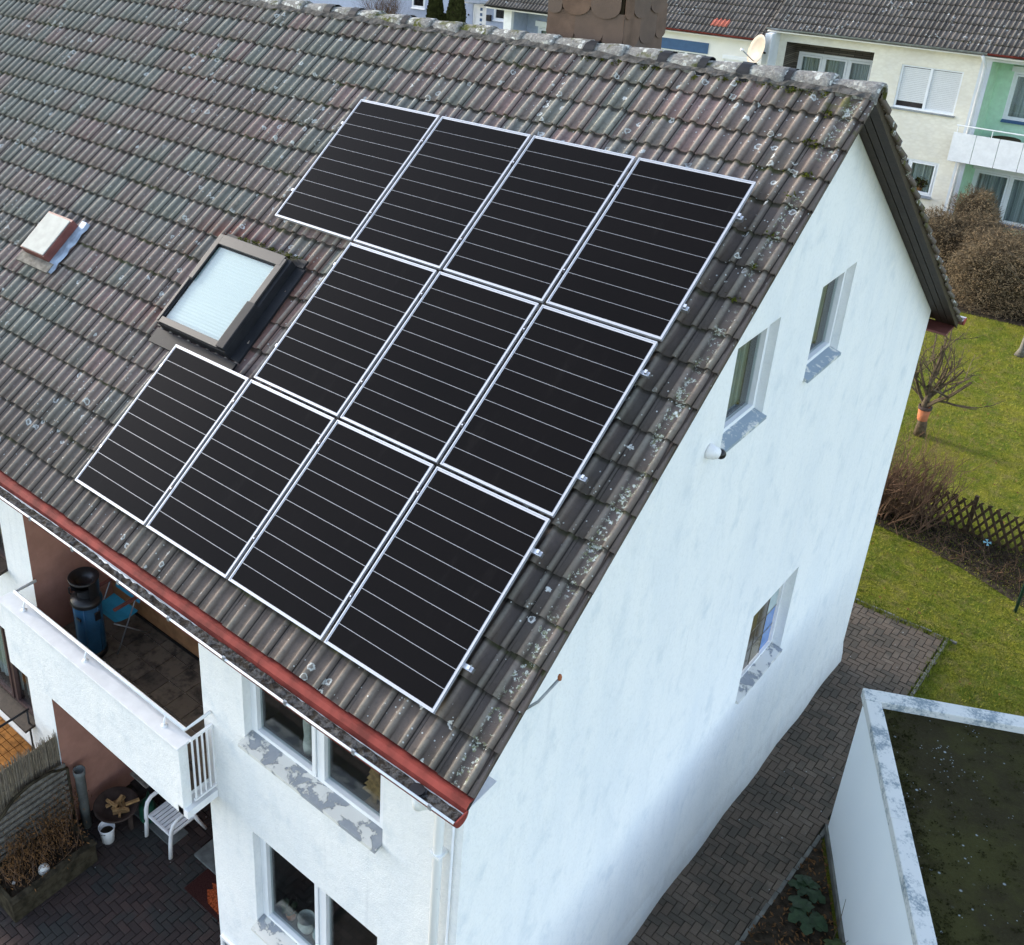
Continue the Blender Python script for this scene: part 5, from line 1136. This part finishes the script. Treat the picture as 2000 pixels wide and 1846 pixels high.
# green loggia house
hg = thing('green_house', (-1, 35, 0), 'far house with mint green loggia, white balcony panels and downpipe', 'house')
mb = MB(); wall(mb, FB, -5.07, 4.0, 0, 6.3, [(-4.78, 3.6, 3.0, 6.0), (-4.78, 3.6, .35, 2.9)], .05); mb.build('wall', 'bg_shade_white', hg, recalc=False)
m2 = MB(); recess(m2, -4.775, 3.6, 3.005, 5.995, 1.0, [(-4.35, -2.2, 4.15, 5.62)]); recess(m2, -4.775, 3.6, .355, 2.895, 1.0, [(-4.70, -2.4, .95, 2.55)]); m2.build('loggia_lining', 'mint_stucco', hg, recalc=False)
FR2 = lambda a, d, z: (a, BY + 1.0 - d, z)
window(hg, FR2, -4.35, -2.2, 4.15, 5.62, rec=.02, lights=2, sill='navy_panel', sill_out=.12, curtain='curtain', fw=.07, sw=.06, mull=[-3.2]); MB().box((-4.4, BY + .86, 5.64), (-2.1, BY + .99, 5.80)).build('shutter_box', 'shutter', hg)
window(hg, FR2, -4.70, -2.4, .95, 2.55, rec=.02, lights=2, sill='navy_panel', sill_out=.12, curtain='curtain', fw=.07, sw=.06, mull=[-3.66]); MB().box((-4.74, BY + .86, 2.57), (-2.3, BY + .99, 2.72)).build('shutter_box', 'shutter', hg)
for k in range(9):
    x = -5.24 + k * .64; MB().box((x + .008, BY - .40, 3.0), (x + .632, BY - .36, 3.88)).build('balcony_panel', 'white_paint', hg)
MB().box((-5.2, BY - .35, 2.98), (.5, BY + .9, 3.002)).build('balcony_slab', 'concrete', hg)
MB().tube([(-5.2, BY - .38, 4.10), (.5, BY - .38, 4.10)], .02, 6).build('handrail', 'white_paint', hg)
for k in range(7): MB().tube([(-5.15 + k * .95, BY - .38, 3.88), (-5.15 + k * .95, BY - .38, 4.10)], .012, 6).build('rail_post', 'white_paint', hg)
MB().tube([(-4.98, BY - .43, 6.2), (-4.93, BY - .12, 5.9), (-4.93, BY - .08, 5.8), (-4.93, BY - .08, .1)], .045, 8).build('downpipe', 'white_paint', hg, True)
far_roof(hg, -4.86, 4.2001, 6.352, 140, 'red_paint')
gt_ = thing('garden_table', (-4.0, BY + .45, 3.01), 'dark table on the balcony of the green house', 'table'); MB().lathe((-4.0, BY + .45, 3.01), [(0, .66), (.42, .66), (.42, .70), (0, .70)], 20).build('table_top', 'dark_wood', gt_)
for a in (.5, 2.1, 3.7, 5.3): MB().tube([(-4.0 + .3*math.cos(a), BY + .45 + .3*math.sin(a), 3.01), (-4.0 + .25*math.cos(a), BY + .45 + .25*math.sin(a), 3.67)], .02, 6).build('leg', 'dark_wood', gt_)
gc = thing('garden_chair', (-3.25, BY + .4, 3.01), 'white garden chair on the balcony of the green house', 'chair'); MB().box((-3.47, BY + .2, 3.42), (-3.03, BY + .6, 3.46)).build('seat', 'white_plastic', gc)
for k in range(3): MB().box((-3.47, BY + .58, 3.56 + k * .13), (-3.03, BY + .61, 3.65 + k * .13)).build('back_slat', 'white_plastic', gc)
for x in (-3.46, -3.07):
    MB().box((x, BY + .21, 3.01), (x + .04, BY + .25, 3.42)).build('leg', 'white_plastic', gc); MB().box((x, BY + .575, 3.01), (x + .04, BY + .615, 4.0)).build('leg', 'white_plastic', gc)
# white house with blue panel
hw = thing('white_house', (-14, 35, 0), 'far white house with blue panel above its shuttered window and copper gutter', 'house')
mb = MB(); wall(mb, FB, -17.5, -11.38, 0, 5.9, [(-16.3, -13.62, 3.3, 5.08), (-13.0, -11.55, 3.4, 5.02)], .12); mb.build('wall', 'bg_white', hw, recalc=False)
MB().box((-16.3, .002, 5.09), (-13.62, .03, 5.46), FB).build('blue_panel', 'navy_panel', hw)
shutters(hw, -16.3, -13.62, 3.3, 5.08, -14.45, (0, 0))
window(hw, FB, -13.0, -11.55, 3.4, 5.02, rec=.05, lights=2, sill='zinc', curtain='curtain', fw=.10, sw=.07, mull=[-12.05]); MB().box((-13.05, .002, 5.03), (-11.5, .05, 5.15), FB).build('shutter_box', 'pvc', hw)
far_roof(hw, -17.5501, -11.51, 5.95, 120, 'red_paint', [(-13.62, .31), (-13.32, .31)])
# blue grey house at the row's end
hb_ = thing('bluegrey_house', (-20, 35, 0), 'blue grey far house end with white corner post and recessed window', 'house')
mb = MB(); wall(mb, FB, -22.3, -17.5, 0, 5.9, [(-21.95, -17.7, 3.0, 5.72)], .1); mb.build('wall', 'bluegrey_stucco', hb_, recalc=False)
recess(MB(), -21.945, -17.7, 3.005, 5.715, 1.1, [(-21.4, -19.2, 3.6, 5.05)]).build('loggia_lining', 'bluegrey_stucco', hb_, recalc=False)
MB().poly([(-22.3, BY, 0), (-22.3, BY + 10, 0), (-22.3, BY + 10, 5.9), (-22.3, BY, 5.9)]).build('side_wall', 'bluegrey_stucco', hb_, recalc=False)
MB().box((-22.3, BY - .05, 3.0), (-21.93, BY + .12, 5.75)).build('corner_post', 'white_paint', hb_)
FR3 = lambda a, d, z: (a, BY + 1.1 - d, z)
window(hb_, FR3, -21.4, -19.2, 3.6, 5.05, rec=.02, lights=2, sill=None, curtain='curtain', fw=.08, sw=.07); MB().box((-21.45, BY + .95, 5.07), (-19.1, BY + 1.09, 5.27)).build('shutter_box', 'pvc', hb_)
far_roof(hb_, -22.9861, -17.55, 5.96, 60, 'dark_metal')
# blue house across the street
FS = lambda a, d, z: (a, 52.0 - d, z)
hs = thing('blue_house', (-45, 57, 0), 'pale blue house with white front door beyond the ridge', 'house')
mb = MB(); wall(mb, FS, -62, -33, 0, 5.2, [(-37.0, -36.0, 1.34, 2.70), (-43.6, -42.45, 1.42, 2.7), (-38.6, -37.55, .12, 2.2)], .12); mb.poly([(-33, 52, 0), (-33, 61, 0), (-33, 61, 5.2), (-33, 52, 5.2)]); mb.build('wall', 'bluegrey_stucco', hs, recalc=False)
MB().prism([(-62.4, 51.5, 5.2), (-62.4, 61.5, 5.2), (-62.4, 56.5, 8.6)], (29.8, 0, 0)).build('roof', 'tile_far', hs)
window(hs, FS, -37.0, -36.0, 1.34, 2.70, rec=.04, fw=.08, sw=.06, sill='white_paint'); window(hs, FS, -43.6, -42.45, 1.42, 2.7, rec=.04, fw=.10, sw=.06, sill='white_paint')
dr = MB().box((-38.6, -.1, .12), (-37.55, -.04, 2.2), FS).build('door', 'white_plastic', hs)
for k in range(5): MB().box((-38.05, -.04, .5 + k * .32), (-37.88, -.03, .68 + k * .32), FS).build('door_pane', 'navy_panel', dr)
MB().tube([FS(-38.45, .02, .6), FS(-38.45, .02, 1.9)], .02, 6).build('handle', 'alu', dr)
MB().lathe((-38.0, 51.6, 2.36), [(.0, .0), (.9, 0), (.9, .07), (0, .07)], 20).build('canopy', 'zinc', hs)
MB().box((-37.45, .002, 1.25), (-37.12, .16, 1.62), FS).build('mailbox', 'black_metal', hs, bevel=.02); MB().box((-38.95, .002, 1.4), (-38.85, .04, 1.5), FS).build('doorbell', 'black_metal', hs)
street = patch('street', [(-80, 40), (-20, 40), (-20, 51), (-80, 51)], .008, 'concrete')
def thuja(c, r, h, n, label):
    t_ = thing('thuja', c, label, 'tree', 'columnar thujas by the white door'); c = Vector(c); mb = MB(); prof = [(.05, 0), (r * .8, .1), (r * .95, h * .3), (r * .85, h * .6), (r * .5, h * .88), (.02, h)]
    MB().lathe(c, [(a * .85, b) for a, b in prof], 12).build('core', 'hedge_core', t_, True); MB().tube([c, c + Vector((0, 0, .4))], .06, 6).build('trunk', 'bark', t_)
    for _ in range(n):
        z = h * rnd.random() ** 1.1; k = 0
        while k < 4 and prof[k+1][1] < z: k += 1
        f_ = (z - prof[k][1]) / (prof[k+1][1] - prof[k][1]); rr = (prof[k][0] + (prof[k+1][0] - prof[k][0]) * f_) * rnd.uniform(.8, 1.08); a = rnd.uniform(0, 2*PI); p = c + Vector((rr*math.cos(a), rr*math.sin(a), z)); u_ = Vector((math.cos(a)*.4 + rnd.gauss(0, .3), math.sin(a)*.4 + rnd.gauss(0, .3), .9)).normalized() * .13; b = u_.orthogonal().normalized() * .04; mb.poly([p - b, p + u_ * .5 - b, p + u_, p + u_ * .5 + b, p + b])
    mb.build('foliage', 'thuja', t_, recalc=False)
thuja((-37.65, 47, 0), .52, 3.9, 5000, 'tall columnar thuja, the wider of the pair left of the white door'); thuja((-36.1, 47, 0), .58, 4.0, 5000, 'tall columnar thuja right beside the white door'); thuja((-36.85, 47, 0), .26, 2.25, 1600, 'small thuja between the two tall ones')
bs = thing('bare_bush', (-43.6, 49.5, 0), 'large bare yellowish bush before the blue house', 'bush'); mb = MB()
for k in range(60): branch(mb, Vector((-43.8 + rnd.gauss(0, .5), 49.5 + rnd.gauss(0, .3), 0)), Vector((rnd.gauss(0, .45), rnd.gauss(0, .3), 1)).normalized(), rnd.uniform(1.2, 2.0), .02, 3, .4, .25)
mb.build('stems', 'twig', bs, recalc=False)
